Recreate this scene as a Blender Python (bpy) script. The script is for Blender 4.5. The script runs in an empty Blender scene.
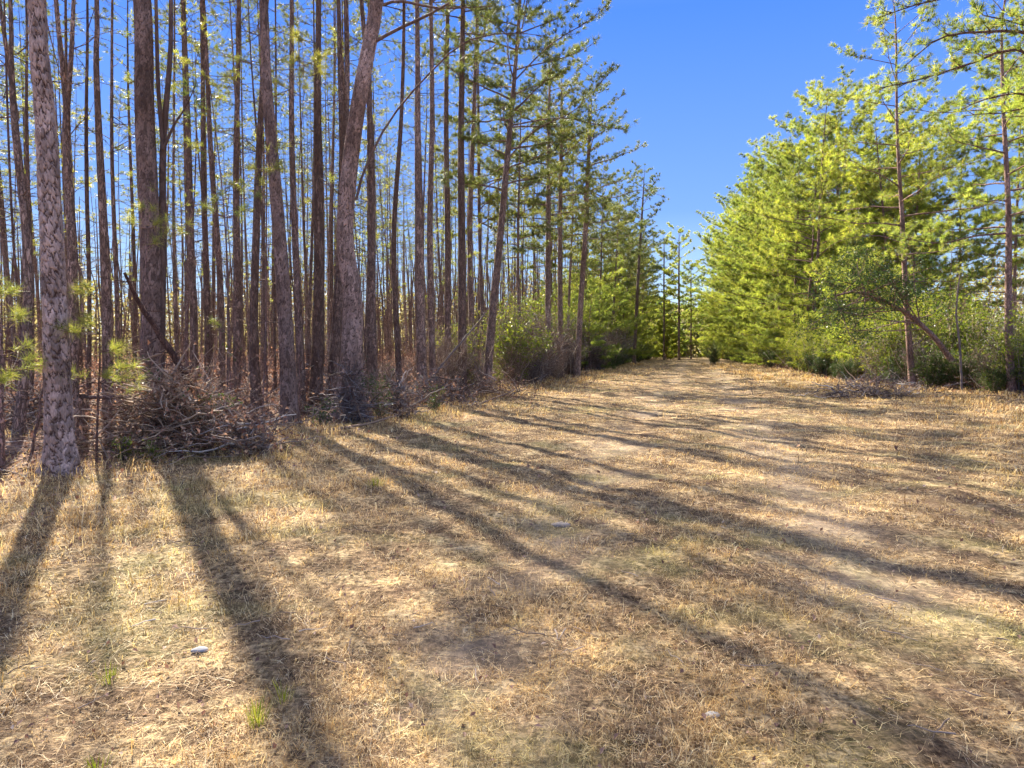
import bpy, math, random
import numpy as np

R = math.radians
rng = np.random.default_rng(11)
random.seed(5)
SC = bpy.context.scene
COL = SC.collection

# ------------------------------------------------------------------ camera
F = 640.0
CAMH = 1.6
HOR = 348.0
PITCH = math.atan((384 - HOR) / F)
cam_d = bpy.data.cameras.new('camera')
cam = bpy.data.objects.new('camera', cam_d)
COL.objects.link(cam)
cam.location = (0, 0, CAMH)
cam.rotation_euler = (math.pi / 2 - PITCH, 0, 0)
cam_d.sensor_width = 36
cam_d.lens = 36 * F / 1024
cam_d.clip_end = 3000
cam_d.clip_start = 0.05
SC.camera = cam


def at(px, py, D):
    """world point seen at pixel (px,py) at distance D ahead"""
    a, b = (px - 512) / F, (384 - py) / F
    dy = math.cos(PITCH) + b * math.sin(PITCH)
    dz = b * math.cos(PITCH) - math.sin(PITCH)
    t = D / dy
    return np.array([a * t, D, CAMH + dz * t])


def ground_at(px, py):
    a, b = (px - 512) / F, (384 - py) / F
    dy = math.cos(PITCH) + b * math.sin(PITCH)
    dz = b * math.cos(PITCH) - math.sin(PITCH)
    t = -CAMH / dz
    return a * t, dy * t


def U(x, y):
    return x - 0.29 * y


def edge_left(y):
    return np.interp(y, [-40, 10, 20, 30, 60, 110], [-8.6, -8.4, -8.3, -7.6, -7.6, -6.5])


def edge_right(y):
    return np.interp(y, [-40, 5, 20, 24, 29, 51, 102], [12, 12.5, 11, 8.8, 7.2, 5.4, 2.6])


def gz(x, y):
    """height of the ground"""
    x = np.asarray(x, float)
    y = np.asarray(y, float)
    u = U(x, y)
    z = 0.022 * np.sin(x * 0.9 + 1.3 * np.sin(y * 0.31)) * np.sin(y * 0.7 + 0.4)
    z = z + 0.012 * np.sin(x * 2.3 + y * 1.1) + 0.016 * np.sin(y * 3.1 - x * 1.7 + 1) + 0.010 * np.sin(x * 6.1 + 2 * np.sin(y * 2.2)) * np.sin(y * 5.3)
    rut = np.exp(-((u + 1.2) / 0.45) ** 2) + np.exp(-((u - 1.3) / 0.45) ** 2)
    z = z - 0.028 * rut
    z = z + 0.05 * np.exp(-((u - 6.0) / 1.2) ** 2) * np.clip(y / 8, 0, 1) - 0.04 * np.exp(-((u - 4.2) / 0.9) ** 2) * np.clip(y / 8, 0, 1)
    z = z + 0.10 * (1 / (1 + np.exp(-(np.abs(u) - 10) / 1.2)))
    near = np.clip((np.hypot(x, y) - 0.5) / 6, 0.35, 1)
    return z * near


# ------------------------------------------------------------------ mesh helper
class MB:
    def __init__(self):
        self.v, self.f, self.m, self.n = [], [], [], 0
        self.t = []

    def faces(self, v, f, mi=0):
        """v (n,3); f list-array (m,3) or (m,4)"""
        v = np.asarray(v, np.float32)
        f = np.asarray(f, np.int64)
        self.v.append(v)
        self.f.append(f + self.n)
        self.m.append(np.full(len(f), mi, np.int32))
        self.n += len(v)

    def tube(self, path, rad, k=6, mi=0, cap=True, rough=0.0):
        path = np.asarray(path, float)
        rad = np.asarray(rad, float)
        n = len(path)
        tan = np.gradient(path, axis=0)
        tan /= np.linalg.norm(tan, axis=1)[:, None] + 1e-9
        ref = np.array([1.0, 0.0, 0.0]) if abs(tan[0][0]) < 0.8 else np.array([0, 1.0, 0])
        a = np.cross(tan, ref)
        a /= np.linalg.norm(a, axis=1)[:, None] + 1e-9
        b = np.cross(tan, a)
        th = np.arange(k) * 2 * math.pi / k
        rr = rad[:, None] * np.ones(k)[None]
        if rough:
            rr = rr * (1 + rough * rng.uniform(-1, 1, rr.shape))
        v = path[:, None, :] + rr[:, :, None] * (np.cos(th)[None, :, None] * a[:, None, :] + np.sin(th)[None, :, None] * b[:, None, :])
        v = v.reshape(-1, 3)
        i = np.arange(n - 1)[:, None] * k
        j = np.arange(k)[None]
        j2 = (j + 1) % k
        f = np.stack([i + j, i + j2, i + k + j2, i + k + j], -1).reshape(-1, 4)
        self.faces(v, f, mi)

    def build(self, name, mats, parent=None, smooth=True):
        v = np.concatenate(self.v) if self.v else np.zeros((0, 3), np.float32)
        me = bpy.data.meshes.new(name)
        me.vertices.add(len(v))
        me.vertices.foreach_set('co', v.astype(np.float32).ravel())
        loops = np.concatenate([f.ravel() for f in self.f])
        sizes = np.concatenate([np.full(len(f), f.shape[1], np.int32) for f in self.f])
        starts = np.concatenate([[0], np.cumsum(sizes)[:-1]]).astype(np.int32)
        me.loops.add(len(loops))
        me.loops.foreach_set('vertex_index', loops.astype(np.int32))
        me.polygons.add(len(sizes))
        me.polygons.foreach_set('loop_start', starts)
        me.polygons.foreach_set('material_index', np.concatenate(self.m))
        me.polygons.foreach_set('use_smooth', np.full(len(sizes), smooth))
        if not isinstance(mats, (list, tuple)):
            mats = [mats]
        for m in mats:
            me.materials.append(m)
        me.update(calc_edges=True)
        o = bpy.data.objects.new(name, me)
        COL.objects.link(o)
        if parent:
            o.parent = parent
        return o


def unit(n):
    d = rng.normal(size=(n, 3))
    return d / (np.linalg.norm(d, axis=1)[:, None] + 1e-9)


def needles(mb, C, D, per, length, width, spread=0.9, mi=0):
    C = np.repeat(np.asarray(C, float), per, 0)
    D = np.repeat(np.asarray(D, float), per, 0)
    n = len(C)
    d = D + spread * unit(n)
    d /= np.linalg.norm(d, axis=1)[:, None] + 1e-9
    L = length * rng.uniform(0.7, 1.15, n)[:, None]
    s = np.cross(d, unit(n))
    s /= np.linalg.norm(s, axis=1)[:, None] + 1e-9
    C = C + unit(n) * 0.03
    w = width * rng.uniform(0.7, 1.2, n)[:, None]
    droop = np.zeros((n, 3))
    droop[:, 2] = -0.10
    v = np.stack([C - s * w / 2, C + s * w / 2, C + d * L + droop * L], 1).reshape(-1, 3)
    mb.faces(v, np.arange(n * 3).reshape(-1, 3), mi)


def leaves(mb, C, size, mi=0, up=0.3, aspect=0.5, fold=0.25):
    C = np.asarray(C, float)
    n = len(C)
    d = unit(n)
    nrm = unit(n)
    nrm[:, 2] += up
    s = np.cross(d, nrm)
    s /= np.linalg.norm(s, axis=1)[:, None] + 1e-9
    q = np.cross(s, d)
    L = (size * rng.uniform(0.6, 1.3, n))[:, None]
    v = np.stack([C, C + d * L * 0.5 + s * L * aspect * 0.5 + q * L * fold, C + d * L, C + d * L * 0.5 - s * L * aspect * 0.5 + q * L * fold], 1).reshape(-1, 3)
    i = np.arange(n)[:, None] * 4
    f = np.concatenate([i + np.array([[0, 1, 2]]), i + np.array([[0, 2, 3]])])
    mb.faces(v, f, mi)


# ------------------------------------------------------------------ materials
def mat(name):
    m = bpy.data.materials.new(name)
    m.use_nodes = True
    nt = m.node_tree
    nt.nodes.clear()
    out = nt.nodes.new('ShaderNodeOutputMaterial')
    return m, nt, out


def N(nt, t, **kw):
    n = nt.nodes.new(t)
    for k, v in kw.items():
        if k in n.inputs:
            n.inputs[k].default_value = v
        else:
            setattr(n, k, v)
    return n


def ramp(nt, src, stops, interp='LINEAR'):
    r = nt.nodes.new('ShaderNodeValToRGB')
    r.color_ramp.interpolation = interp
    el = r.color_ramp.elements
    while len(el) < len(stops):
        el.new(0.5)
    for e, (p, c) in zip(el, stops):
        e.position = p
        e.color = (*c, 1) if len(c) == 3 else c
    nt.links.new(src, r.inputs[0])
    return r.outputs[0]


def mixc(nt, fac, a, b, mode='MIX'):
    n = nt.nodes.new('ShaderNodeMix')
    n.data_type = 'RGBA'
    n.blend_type = mode
    for sock, val in ((n.inputs[0], fac), (n.inputs[6], a), (n.inputs[7], b)):
        if isinstance(val, (int, float)):
            sock.default_value = val
        elif isinstance(val, tuple):
            sock.default_value = (*val, 1)
        else:
            nt.links.new(val, sock)
    return n.outputs[2]


def math_(nt, op, a, b=0.0, clamp=False):
    n = nt.nodes.new('ShaderNodeMath')
    n.operation = op
    n.use_clamp = clamp
    for s, v in ((n.inputs[0], a), (n.inputs[1], b)):
        if isinstance(v, (int, float)):
            s.default_value = v
        else:
            nt.links.new(v, s)
    return n.outputs[0]


def foliage_mat(name, stops, trans=0.45, tcol=None, rough=0.45, varobj=0.25, clump=(0.5, 0.35)):
    """leaf faces: colour differs from leaf to leaf, clump to clump and tree to tree"""
    m, nt, out = mat(name)
    g = N(nt, 'ShaderNodeNewGeometry')
    col = ramp(nt, g.outputs['Random Per Island'], stops)
    tc = N(nt, 'ShaderNodeTexCoord')
    ns = N(nt, 'ShaderNodeTexNoise', Scale=clump[0], Detail=3.0)
    nt.links.new(tc.outputs['Object'], ns.inputs['Vector'])
    k = ramp(nt, ns.outputs['Fac'], [(0.35, (1 - clump[1],) * 3), (0.65, (1 + clump[1] * 0.6, 1 + clump[1] * 0.5, 1.0))])
    col = mixc(nt, 1.0, col, k, 'MULTIPLY')
    oi = N(nt, 'ShaderNodeObjectInfo')
    kk = ramp(nt, oi.outputs['Random'], [(0, (1 - varobj, 1 - varobj * 0.7, 1)), (1, (1 + varobj, 1 + varobj * 0.6, 1))])
    col = mixc(nt, 1.0, col, kk, 'MULTIPLY')
    b = N(nt, 'ShaderNodeBsdfPrincipled', Roughness=rough)
    b.inputs['Specular IOR Level'].default_value = 0.3
    nt.links.new(col, b.inputs['Base Color'])
    t = N(nt, 'ShaderNodeBsdfTranslucent')
    tcl = mixc(nt, 1.0, col, tcol or (1.9, 1.7, 0.6), 'MULTIPLY')
    nt.links.new(tcl, t.inputs['Color'])
    mx = N(nt, 'ShaderNodeMixShader', Fac=trans)
    nt.links.new(b.outputs[0], mx.inputs[1])
    nt.links.new(t.outputs[0], mx.inputs[2])
    nt.links.new(mx.outputs[0], out.inputs['Surface'])
    return m


def bark_mat(name, plate, crack, scale=9.0, bump=0.03, attr=None):
    m, nt, out = mat(name)
    tc = N(nt, 'ShaderNodeTexCoord')
    mp = N(nt, 'ShaderNodeMapping')
    mp.inputs['Scale'].default_value = (1, 1, 0.32)
    nt.links.new(tc.outputs['Object'], mp.inputs['Vector'])
    n1 = N(nt, 'ShaderNodeTexNoise', Scale=scale * 0.9, Detail=4.0)
    nt.links.new(mp.outputs[0], n1.inputs['Vector'])
    wob = mixc(nt, 0.14, mp.outputs[0], n1.outputs['Color'], 'ADD')
    vo = N(nt, 'ShaderNodeTexVoronoi', Scale=scale)
    vo.feature = 'DISTANCE_TO_EDGE'
    nt.links.new(wob, vo.inputs['Vector'])
    vc = N(nt, 'ShaderNodeTexVoronoi', Scale=scale)
    nt.links.new(wob, vc.inputs['Vector'])
    n2 = N(nt, 'ShaderNodeTexNoise', Scale=60.0, Detail=6.0)
    nt.links.new(mp.outputs[0], n2.inputs['Vector'])
    n3 = N(nt, 'ShaderNodeTexNoise', Scale=1.1, Detail=3.0)
    nt.links.new(tc.outputs['Object'], n3.inputs['Vector'])
    if attr:
        at_ = N(nt, 'ShaderNodeAttribute', attribute_name=attr)
        edge = at_.outputs['Fac']
    else:
        edge = math_(nt, 'MULTIPLY', vo.outputs['Distance'], 5.0, True)
    pc = ramp(nt, vc.outputs['Color'], [(0.1, tuple(c * 0.58 for c in plate)), (0.5, plate), (0.9, tuple(min(1, c * 1.5) for c in plate))])
    pc = mixc(nt, 1.0, pc, ramp(nt, n2.outputs['Fac'], [(0.3, (0.68, 0.66, 0.66)), (0.7, (1.3, 1.27, 1.27))]), 'MULTIPLY')
    pc = mixc(nt, 1.0, pc, ramp(nt, n3.outputs['Fac'], [(0.35, (0.72, 0.66, 0.60)), (0.65, (1.18, 1.2, 1.22))]), 'MULTIPLY')
    oi = N(nt, 'ShaderNodeObjectInfo')
    pc = mixc(nt, 1.0, pc, ramp(nt, oi.outputs['Random'], [(0, (0.62, 0.58, 0.55)), (0.5, (0.95, 0.93, 0.92)), (1, (1.35, 1.32, 1.30))]), 'MULTIPLY')
    col = mixc(nt, ramp(nt, edge, [(0.08, (0, 0, 0)), (0.62, (1, 1, 1))]), crack, pc)
    h = math_(nt, 'ADD', edge, math_(nt, 'MULTIPLY', n2.outputs['Fac'], 0.4))
    bp = N(nt, 'ShaderNodeBump', Strength=0.9, Distance=bump)
    nt.links.new(h, bp.inputs['Height'])
    b = N(nt, 'ShaderNodeBsdfPrincipled', Roughness=0.9)
    b.inputs['Specular IOR Level'].default_value = 0.15
    nt.links.new(col, b.inputs['Base Color'])
    nt.links.new(bp.outputs[0], b.inputs['Normal'])
    nt.links.new(b.outputs[0], out.inputs['Surface'])
    return m


M_bark = bark_mat('pine_bark', (0.30, 0.225, 0.18), (0.11, 0.075, 0.06), 20.0, 0.02)
M_bark_fine = bark_mat('young_pine_bark', (0.30, 0.21, 0.18), (0.12, 0.08, 0.07), 26.0, 0.012)
M_bark_plate = bark_mat('plated_bark', (0.46, 0.365, 0.32), (0.07, 0.038, 0.03), 14.0, 0.008, attr='plate')
M_bark_thick = bark_mat('thick_bark', (0.235, 0.175, 0.145), (0.065, 0.042, 0.034), 16.0, 0.008, attr='plate')

M_dark_wood = bark_mat('dark_wood', (0.13, 0.075, 0.055), (0.05, 0.03, 0.025), 26.0, 0.01)
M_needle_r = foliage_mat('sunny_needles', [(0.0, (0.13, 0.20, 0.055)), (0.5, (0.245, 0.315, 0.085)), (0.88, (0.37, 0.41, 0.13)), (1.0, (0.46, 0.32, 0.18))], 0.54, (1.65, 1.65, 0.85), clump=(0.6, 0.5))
M_needle_l = foliage_mat('canopy_needles', [(0.0, (0.10, 0.135, 0.05)), (0.6, (0.165, 0.20, 0.07)), (0.95, (0.24, 0.25, 0.09)), (1.0, (0.33, 0.23, 0.11))], 0.38, (1.5, 1.5, 0.7))  # darker than the sunny needles: backlit shade put into the colour
M_needle_s = foliage_mat('sapling_needles', [(0.0, (0.16, 0.22, 0.07)), (0.6, (0.26, 0.31, 0.10)), (1.0, (0.42, 0.40, 0.18))], 0.45, (1.7, 1.6, 0.7))
M_leaf_dark = foliage_mat('evergreen_leaves', [(0.0, (0.035, 0.07, 0.03)), (0.7, (0.07, 0.12, 0.045)), (1.0, (0.13, 0.17, 0.06))], 0.3, (1.6, 1.6, 0.6), rough=0.35, clump=(1.2, 0.3))
M_leaf_yel = foliage_mat('yellow_green_leaves', [(0.0, (0.13, 0.18, 0.04)), (0.6, (0.22, 0.27, 0.06)), (1.0, (0.34, 0.33, 0.10))], 0.45, (1.6, 1.6, 0.5), clump=(1.0, 0.35))
M_leaf_dry = foliage_mat('dry_leaves', [(0.0, (0.12, 0.07, 0.058)), (0.5, (0.25, 0.15, 0.12)), (0.85, (0.42, 0.29, 0.22)), (1.0, (0.62, 0.50, 0.40))], 0.25, (1.3, 1.1, 0.9), rough=0.8, clump=(1.0, 0.2))
M_leaf_far = foliage_mat('pale_scrub', [(0.0, (0.20, 0.17, 0.10)), (0.5, (0.33, 0.27, 0.16)), (0.8, (0.30, 0.33, 0.12)), (1.0, (0.50, 0.42, 0.30))], 0.4, (1.5, 1.4, 0.9), clump=(0.1, 0.3))
M_twig = foliage_mat('grey_twigs', [(0.0, (0.12, 0.08, 0.06)), (0.6, (0.25, 0.185, 0.145)), (0.9, (0.40, 0.33, 0.28)), (1.0, (0.60, 0.54, 0.48))], 0.0, rough=0.85, clump=(1.0, 0.2))


def ground_colour(nt, pos, blades=False):
    """straw, pale sand, green and litter patches laid out along the track"""
    sp = N(nt, 'ShaderNodeSeparateXYZ')
    nt.links.new(pos, sp.inputs[0])
    u = math_(nt, 'SUBTRACT', sp.outputs['X'], math_(nt, 'MULTIPLY', sp.outputs['Y'], 0.29))
    n1 = N(nt, 'ShaderNodeTexNoise', Scale=0.55, Detail=5.0, Roughness=0.62)
    nt.links.new(pos, n1.inputs['Vector'])
    n2 = N(nt, 'ShaderNodeTexNoise', Scale=2.6, Detail=6.0, Roughness=0.65)
    nt.links.new(pos, n2.inputs['Vector'])
    n3 = N(nt, 'ShaderNodeTexNoise', Scale=1.1, Detail=4.0, Roughness=0.6)
    off = N(nt, 'ShaderNodeMapping')
    off.inputs['Location'].default_value = (31, 17, 3)
    nt.links.new(pos, off.inputs['Vector'])
    nt.links.new(off.outputs[0], n3.inputs['Vector'])
    return sp, u, n1.outputs['Fac'], n2.outputs['Fac'], n3.outputs['Fac']


def ground_mat():
    m, nt, out = mat('ground')
    g = N(nt, 'ShaderNodeNewGeometry')
    pos = g.outputs['Position']
    sp, u, a, b_, c = ground_colour(nt, pos)
    straw = ramp(nt, b_, [(0.3, (0.13, 0.085, 0.055)), (0.46, (0.28, 0.19, 0.11)), (0.60, (0.56, 0.42, 0.24)), (0.74, (0.68, 0.56, 0.37))])
    # fine fibres
    mp = N(nt, 'ShaderNodeMapping')
    mp.inputs['Scale'].default_value = (1, 0.35, 1)
    mp.inputs['Rotation'].default_value = (0, 0, 0.7)
    nt.links.new(pos, mp.inputs['Vector'])
    f1 = N(nt, 'ShaderNodeTexNoise', Scale=48.0, Detail=5.0, Roughness=0.7)
    nt.links.new(mp.outputs[0], f1.inputs['Vector'])
    mp2 = N(nt, 'ShaderNodeMapping')
    mp2.inputs['Scale'].default_value = (0.35, 1, 1)
    mp2.inputs['Rotation'].default_value = (0, 0, 0.4)
    nt.links.new(pos, mp2.inputs['Vector'])
    f2 = N(nt, 'ShaderNodeTexNoise', Scale=39.0, Detail=5.0, Roughness=0.7)
    nt.links.new(mp2.outputs[0], f2.inputs['Vector'])
    fib = math_(nt, 'MAXIMUM', f1.outputs['Fac'], f2.outputs['Fac'])
    straw = mixc(nt, 1.0, straw, ramp(nt, fib, [(0.42, (0.30, 0.28, 0.27)), (0.55, (0.9, 0.9, 0.9)), (0.68, (1.6, 1.55, 1.45))]), 'MULTIPLY')
    fk = N(nt, 'ShaderNodeTexNoise', Scale=17.0, Detail=4.0, Roughness=0.75)
    nt.links.new(pos, fk.inputs['Vector'])
    straw = mixc(nt, 1.0, straw, ramp(nt, fk.outputs['Fac'], [(0.38, (0.35, 0.31, 0.28)), (0.52, (1.0, 1.0, 1.0)), (0.66, (1.25, 1.25, 1.2))]), 'MULTIPLY')
    # green strips on the hump of the track and in patches
    hump = ramp(nt, math_(nt, 'ABSOLUTE', u), [(0.0, (1, 1, 1)), (1.0, (0, 0, 0))])
    gr = math_(nt, 'MULTIPLY', ramp(nt, c, [(0.52, (0, 0, 0)), (0.68, (1, 1, 1))]), 0.3)
    straw = mixc(nt, gr, straw, (0.25, 0.26, 0.10))
    # pale sand in the wheel tracks
    r1 = ramp(nt, math_(nt, 'ABSOLUTE', math_(nt, 'SUBTRACT', math_(nt, 'ABSOLUTE', u), 1.25)), [(0.1, (1, 1, 1)), (0.9, (0, 0, 0))])
    sand = math_(nt, 'MULTIPLY', r1, ramp(nt, a, [(0.42, (0, 0, 0)), (0.64, (0.35, 0.35, 0.35))]))
    straw = mixc(nt, sand, straw, (0.68, 0.54, 0.40))
    # brown litter patches
    lit = ramp(nt, a, [(0.28, (0.6, 0.6, 0.6)), (0.42, (0, 0, 0))])
    straw = mixc(nt, lit, straw, (0.20, 0.125, 0.085))
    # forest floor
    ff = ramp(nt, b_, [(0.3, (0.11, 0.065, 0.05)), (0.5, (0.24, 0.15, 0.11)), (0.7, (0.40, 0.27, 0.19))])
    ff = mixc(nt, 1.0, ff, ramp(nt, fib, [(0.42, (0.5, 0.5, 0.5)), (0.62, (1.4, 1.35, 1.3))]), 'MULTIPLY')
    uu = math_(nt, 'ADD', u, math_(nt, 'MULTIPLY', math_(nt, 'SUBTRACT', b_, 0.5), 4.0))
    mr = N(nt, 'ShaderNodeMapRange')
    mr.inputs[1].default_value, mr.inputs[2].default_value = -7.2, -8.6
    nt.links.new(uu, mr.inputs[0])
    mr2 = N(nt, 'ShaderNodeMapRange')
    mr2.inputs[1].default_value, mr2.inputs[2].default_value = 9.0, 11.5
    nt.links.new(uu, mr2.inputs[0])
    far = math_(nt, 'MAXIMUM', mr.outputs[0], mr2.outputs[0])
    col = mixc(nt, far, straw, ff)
    h = math_(nt, 'ADD', math_(nt, 'MULTIPLY', fib, 1.0), math_(nt, 'MULTIPLY', b_, 1.5))
    bp = N(nt, 'ShaderNodeBump', Strength=1.0, Distance=0.05)
    nt.links.new(h, bp.inputs['Height'])
    b = N(nt, 'ShaderNodeBsdfPrincipled', Roughness=0.95)
    b.inputs['Specular IOR Level'].default_value = 0.1
    nt.links.new(col, b.inputs['Base Color'])
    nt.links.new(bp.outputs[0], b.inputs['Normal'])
    nt.links.new(b.outputs[0], out.inputs['Surface'])
    return m


def grass_mat():
    m, nt, out = mat('dry_grass')
    g = N(nt, 'ShaderNodeNewGeometry')
    pos = g.outputs['Position']
    sp, u, a, b_, c = ground_colour(nt, pos)
    rnd = g.outputs['Random Per Island']
    dry = ramp(nt, rnd, [(0.0, (0.13, 0.075, 0.045)), (0.22, (0.34, 0.225, 0.12)), (0.55, (0.72, 0.53, 0.28)), (0.85, (0.86, 0.71, 0.44)), (1.0, (0.85, 0.78, 0.58))])
    gold = ramp(nt, rnd, [(0.0, (0.20, 0.10, 0.04)), (0.45, (0.66, 0.44, 0.18)), (1.0, (0.84, 0.67, 0.33))])
    grn = ramp(nt, rnd, [(0.0, (0.16, 0.18, 0.06)), (0.5, (0.30, 0.33, 0.12)), (1.0, (0.56, 0.54, 0.25))])
    brn = ramp(nt, rnd, [(0.0, (0.10, 0.065, 0.05)), (0.6, (0.26, 0.18, 0.13)), (1.0, (0.5, 0.4, 0.3))])
    col = mixc(nt, ramp(nt, b_, [(0.45, (0, 0, 0)), (0.6, (1, 1, 1))]), dry, gold)
    col = mixc(nt, ramp(nt, c, [(0.52, (0, 0, 0)), (0.70, (0.6, 0.6, 0.6))]), col, grn)
    col = mixc(nt, ramp(nt, a, [(0.28, (0.6, 0.6, 0.6)), (0.42, (0, 0, 0))]), col, brn)
    fk = N(nt, 'ShaderNodeTexNoise', Scale=13.0, Detail=4.0, Roughness=0.8)
    nt.links.new(pos, fk.inputs['Vector'])
    col = mixc(nt, 1.0, col, ramp(nt, fk.outputs['Fac'], [(0.38, (0.42, 0.36, 0.33)), (0.50, (0.95, 0.93, 0.92)), (0.64, (1.4, 1.4, 1.35))]), 'MULTIPLY')
    b = N(nt, 'ShaderNodeBsdfPrincipled', Roughness=0.6)
    b.inputs['Specular IOR Level'].default_value = 0.25
    nt.links.new(col, b.inputs['Base Color'])
    t = N(nt, 'ShaderNodeBsdfTranslucent')
    nt.links.new(mixc(nt, 1.0, col, (1.2, 1.1, 0.8), 'MULTIPLY'), t.inputs['Color'])
    mx = N(nt, 'ShaderNodeMixShader', Fac=0.35)
    nt.links.new(b.outputs[0], mx.inputs[1])
    nt.links.new(t.outputs[0], mx.inputs[2])
    nt.links.new(mx.outputs[0], out.inputs['Surface'])
    return m


M_ground = ground_mat()
M_grass = grass_mat()
M_tuft = foliage_mat('green_tuft', [(0.0, (0.22, 0.30, 0.04)), (0.7, (0.42, 0.46, 0.06)), (1.0, (0.6, 0.55, 0.15))], 0.4, (1.4, 1.3, 0.5))


def tag(o, label=None, cat=None, group=None, kind=None):
    if label: o['label'] = label
    if cat: o['category'] = cat
    if group: o['group'] = group
    if kind: o['kind'] = kind
    return o


def empty(name, loc):
    o = bpy.data.objects.new(name, None)
    COL.objects.link(o)
    o.location = loc
    o.empty_display_size = 0.2
    return o


def copy_thing(root, loc, rot=(0, 0, 0), scale=(1, 1, 1)):
    r = root.copy()
    COL.objects.link(r)
    r.location = loc
    r.rotation_euler = rot
    r.scale = scale
    for ch in root.children:
        c = ch.copy()
        COL.objects.link(c)
        c.parent = r
    return r


# ------------------------------------------------------------------ ground
def axis(lo, hi, fine_lo, fine_hi, step, grow=1.22):
    a = list(np.arange(fine_lo, fine_hi + step / 2, step))
    s = step
    while a[-1] < hi:
        s *= grow
        a.append(a[-1] + s)
    s = step
    while a[0] > lo:
        s *= grow
        a.insert(0, a[0] - s)
    return np.array(a)


gx = axis(-900, 900, -14, 16, 0.14)
gy = axis(-300, 1300, -2, 30, 0.14)
X, Y = np.meshgrid(gx, gy)
Z = gz(X, Y)
Z = Z + (rng.uniform(-1, 1, Z.shape) * 0.012) * (np.hypot(X, Y) < 40)
mb = MB()
nx = len(gx)
i = (np.arange(len(gy) - 1)[:, None] * nx + np.arange(nx - 1)[None]).ravel()
mb.faces(np.stack([X, Y, Z], -1).reshape(-1, 3), np.stack([i, i + 1, i + nx + 1, i + nx], 1))
tag(mb.build('ground', M_ground), kind='structure')


# ------------------------------------------------------------------ grass
def blades(x, y, h, w, lean, mb, curl=0.5):
    n = len(x)
    base = np.stack([x, y, gz(x, y) - 0.01], 1)
    az = rng.uniform(0, 2 * math.pi, n)
    d = np.stack([np.cos(az), np.sin(az), np.zeros(n)], 1)
    s = np.stack([-np.sin(az + rng.normal(0, .6, n)), np.cos(az), np.zeros(n)], 1)
    up = np.array([0, 0, 1.0])[None]
    ln = lean[:, None]
    h = h[:, None]
    w = w[:, None]
    mid = base + (up * np.sqrt(np.clip(1 - ln ** 2, 0.03, 1)) + d * ln) * h * 0.55
    ln2 = np.clip(ln + curl * rng.uniform(0, 1, (n, 1)), 0, 1.0)
    tip = mid + (up * np.sqrt(np.clip(1 - ln2 ** 2, 0.0, 1)) * rng.uniform(-0.3, 1, (n, 1)) + (d + 0.5 * s * rng.normal(0, 1, (n, 1))) * ln2) * h * 0.5
    v = np.stack([base - s * w / 2, base + s * w / 2, mid + s * w * 0.4, mid - s * w * 0.4, tip], 1).reshape(-1, 3)
    k = np.arange(n)[:, None] * 5
    mb.faces(v, k + np.array([[0, 1, 2, 3]]))
    mb.faces(np.zeros((0, 3)), np.zeros((0, 3), int))
    mb.f.append(k + np.array([[3, 2, 4]]) + mb.n - len(v))
    mb.m.append(np.zeros(n, np.int32))


def clumpy(x, y):
    return 0.5 + 0.5 * np.sin(x * 3.7 + 2.1 * np.sin(y * 2.9)) * np.sin(y * 4.3 + 1.7 * np.sin(x * 3.1 + 1))


def scatter(n, dmin, dmax, amax=46):
    """ground points, thinning with distance from the viewer's spot"""
    r = dmin * (dmax / dmin) ** rng.uniform(0, 1, n)
    a = rng.uniform(R(-amax), R(amax), n)
    return r * np.sin(a), r * np.cos(a), r


mb = MB()
x, y, r = scatter(880000, 1.7, 70)
u = U(x, y)
inside = (u > edge_left(y) - 0.8 + rng.normal(0, 0.6, len(x))) & (u < edge_right(y) + 1.0 + rng.normal(0, 0.6, len(x)))
inside &= rng.uniform(0, 1, len(x)) < (0.22 + 0.78 * clumpy(x, y) ** 1.3)
pt = 0.5 + 0.5 * np.sin(x * 0.9 + 2.3 * np.sin(y * 0.55 + 1)) * np.sin(y * 0.75 + 1.9 * np.sin(x * 0.6))
pt2 = 0.5 + 0.5 * np.sin(x * 2.1 + 1.3 * np.sin(y * 1.7)) * np.sin(y * 1.9 + 1.1 * np.sin(x * 2.3 + 2))
sparse = np.exp(-((np.abs(u) - 1.25) / 0.45) ** 2) * 0.22
inside &= rng.uniform(0, 1, len(x)) < (0.62 + 0.3 * pt + 0.3 * pt2) * (1 - sparse)
x, y, r, u = x[inside], y[inside], r[inside], u[inside]
n = len(x)
verge = np.clip((np.abs(u) - 2.5) / 3.5, 0, 1)
h = rng.gamma(3, 0.33, n) * (0.045 + 0.055 * verge) * (0.45 + 1.1 * clumpy(x * 0.5, y * 0.5))
h *= np.clip(1 + (r - 10) * 0.012, 1, 1.5)
w = 0.0028 * np.clip(r / 3.2, 1, 14) ** 0.85 * rng.uniform(0.6, 1.3, n)
lean = np.clip(rng.beta(3.2, 1.6, n), 0, 0.99)
blades(x, y, h, w, lean, mb)
# long straw strands lying flat
x, y, r = scatter(30000, 1.7, 30)
u = U(x, y)
k = (u > edge_left(y) - 1) & (u < edge_right(y) + 1)
x, y, r = x[k], y[k], r[k]
n = len(x)
blades(x, y, rng.uniform(0.08, 0.20, n), 0.0026 * np.clip(r / 3, 1, 9) ** 0.85, rng.uniform(0.94, 0.995, n), mb, 0.1)
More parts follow.
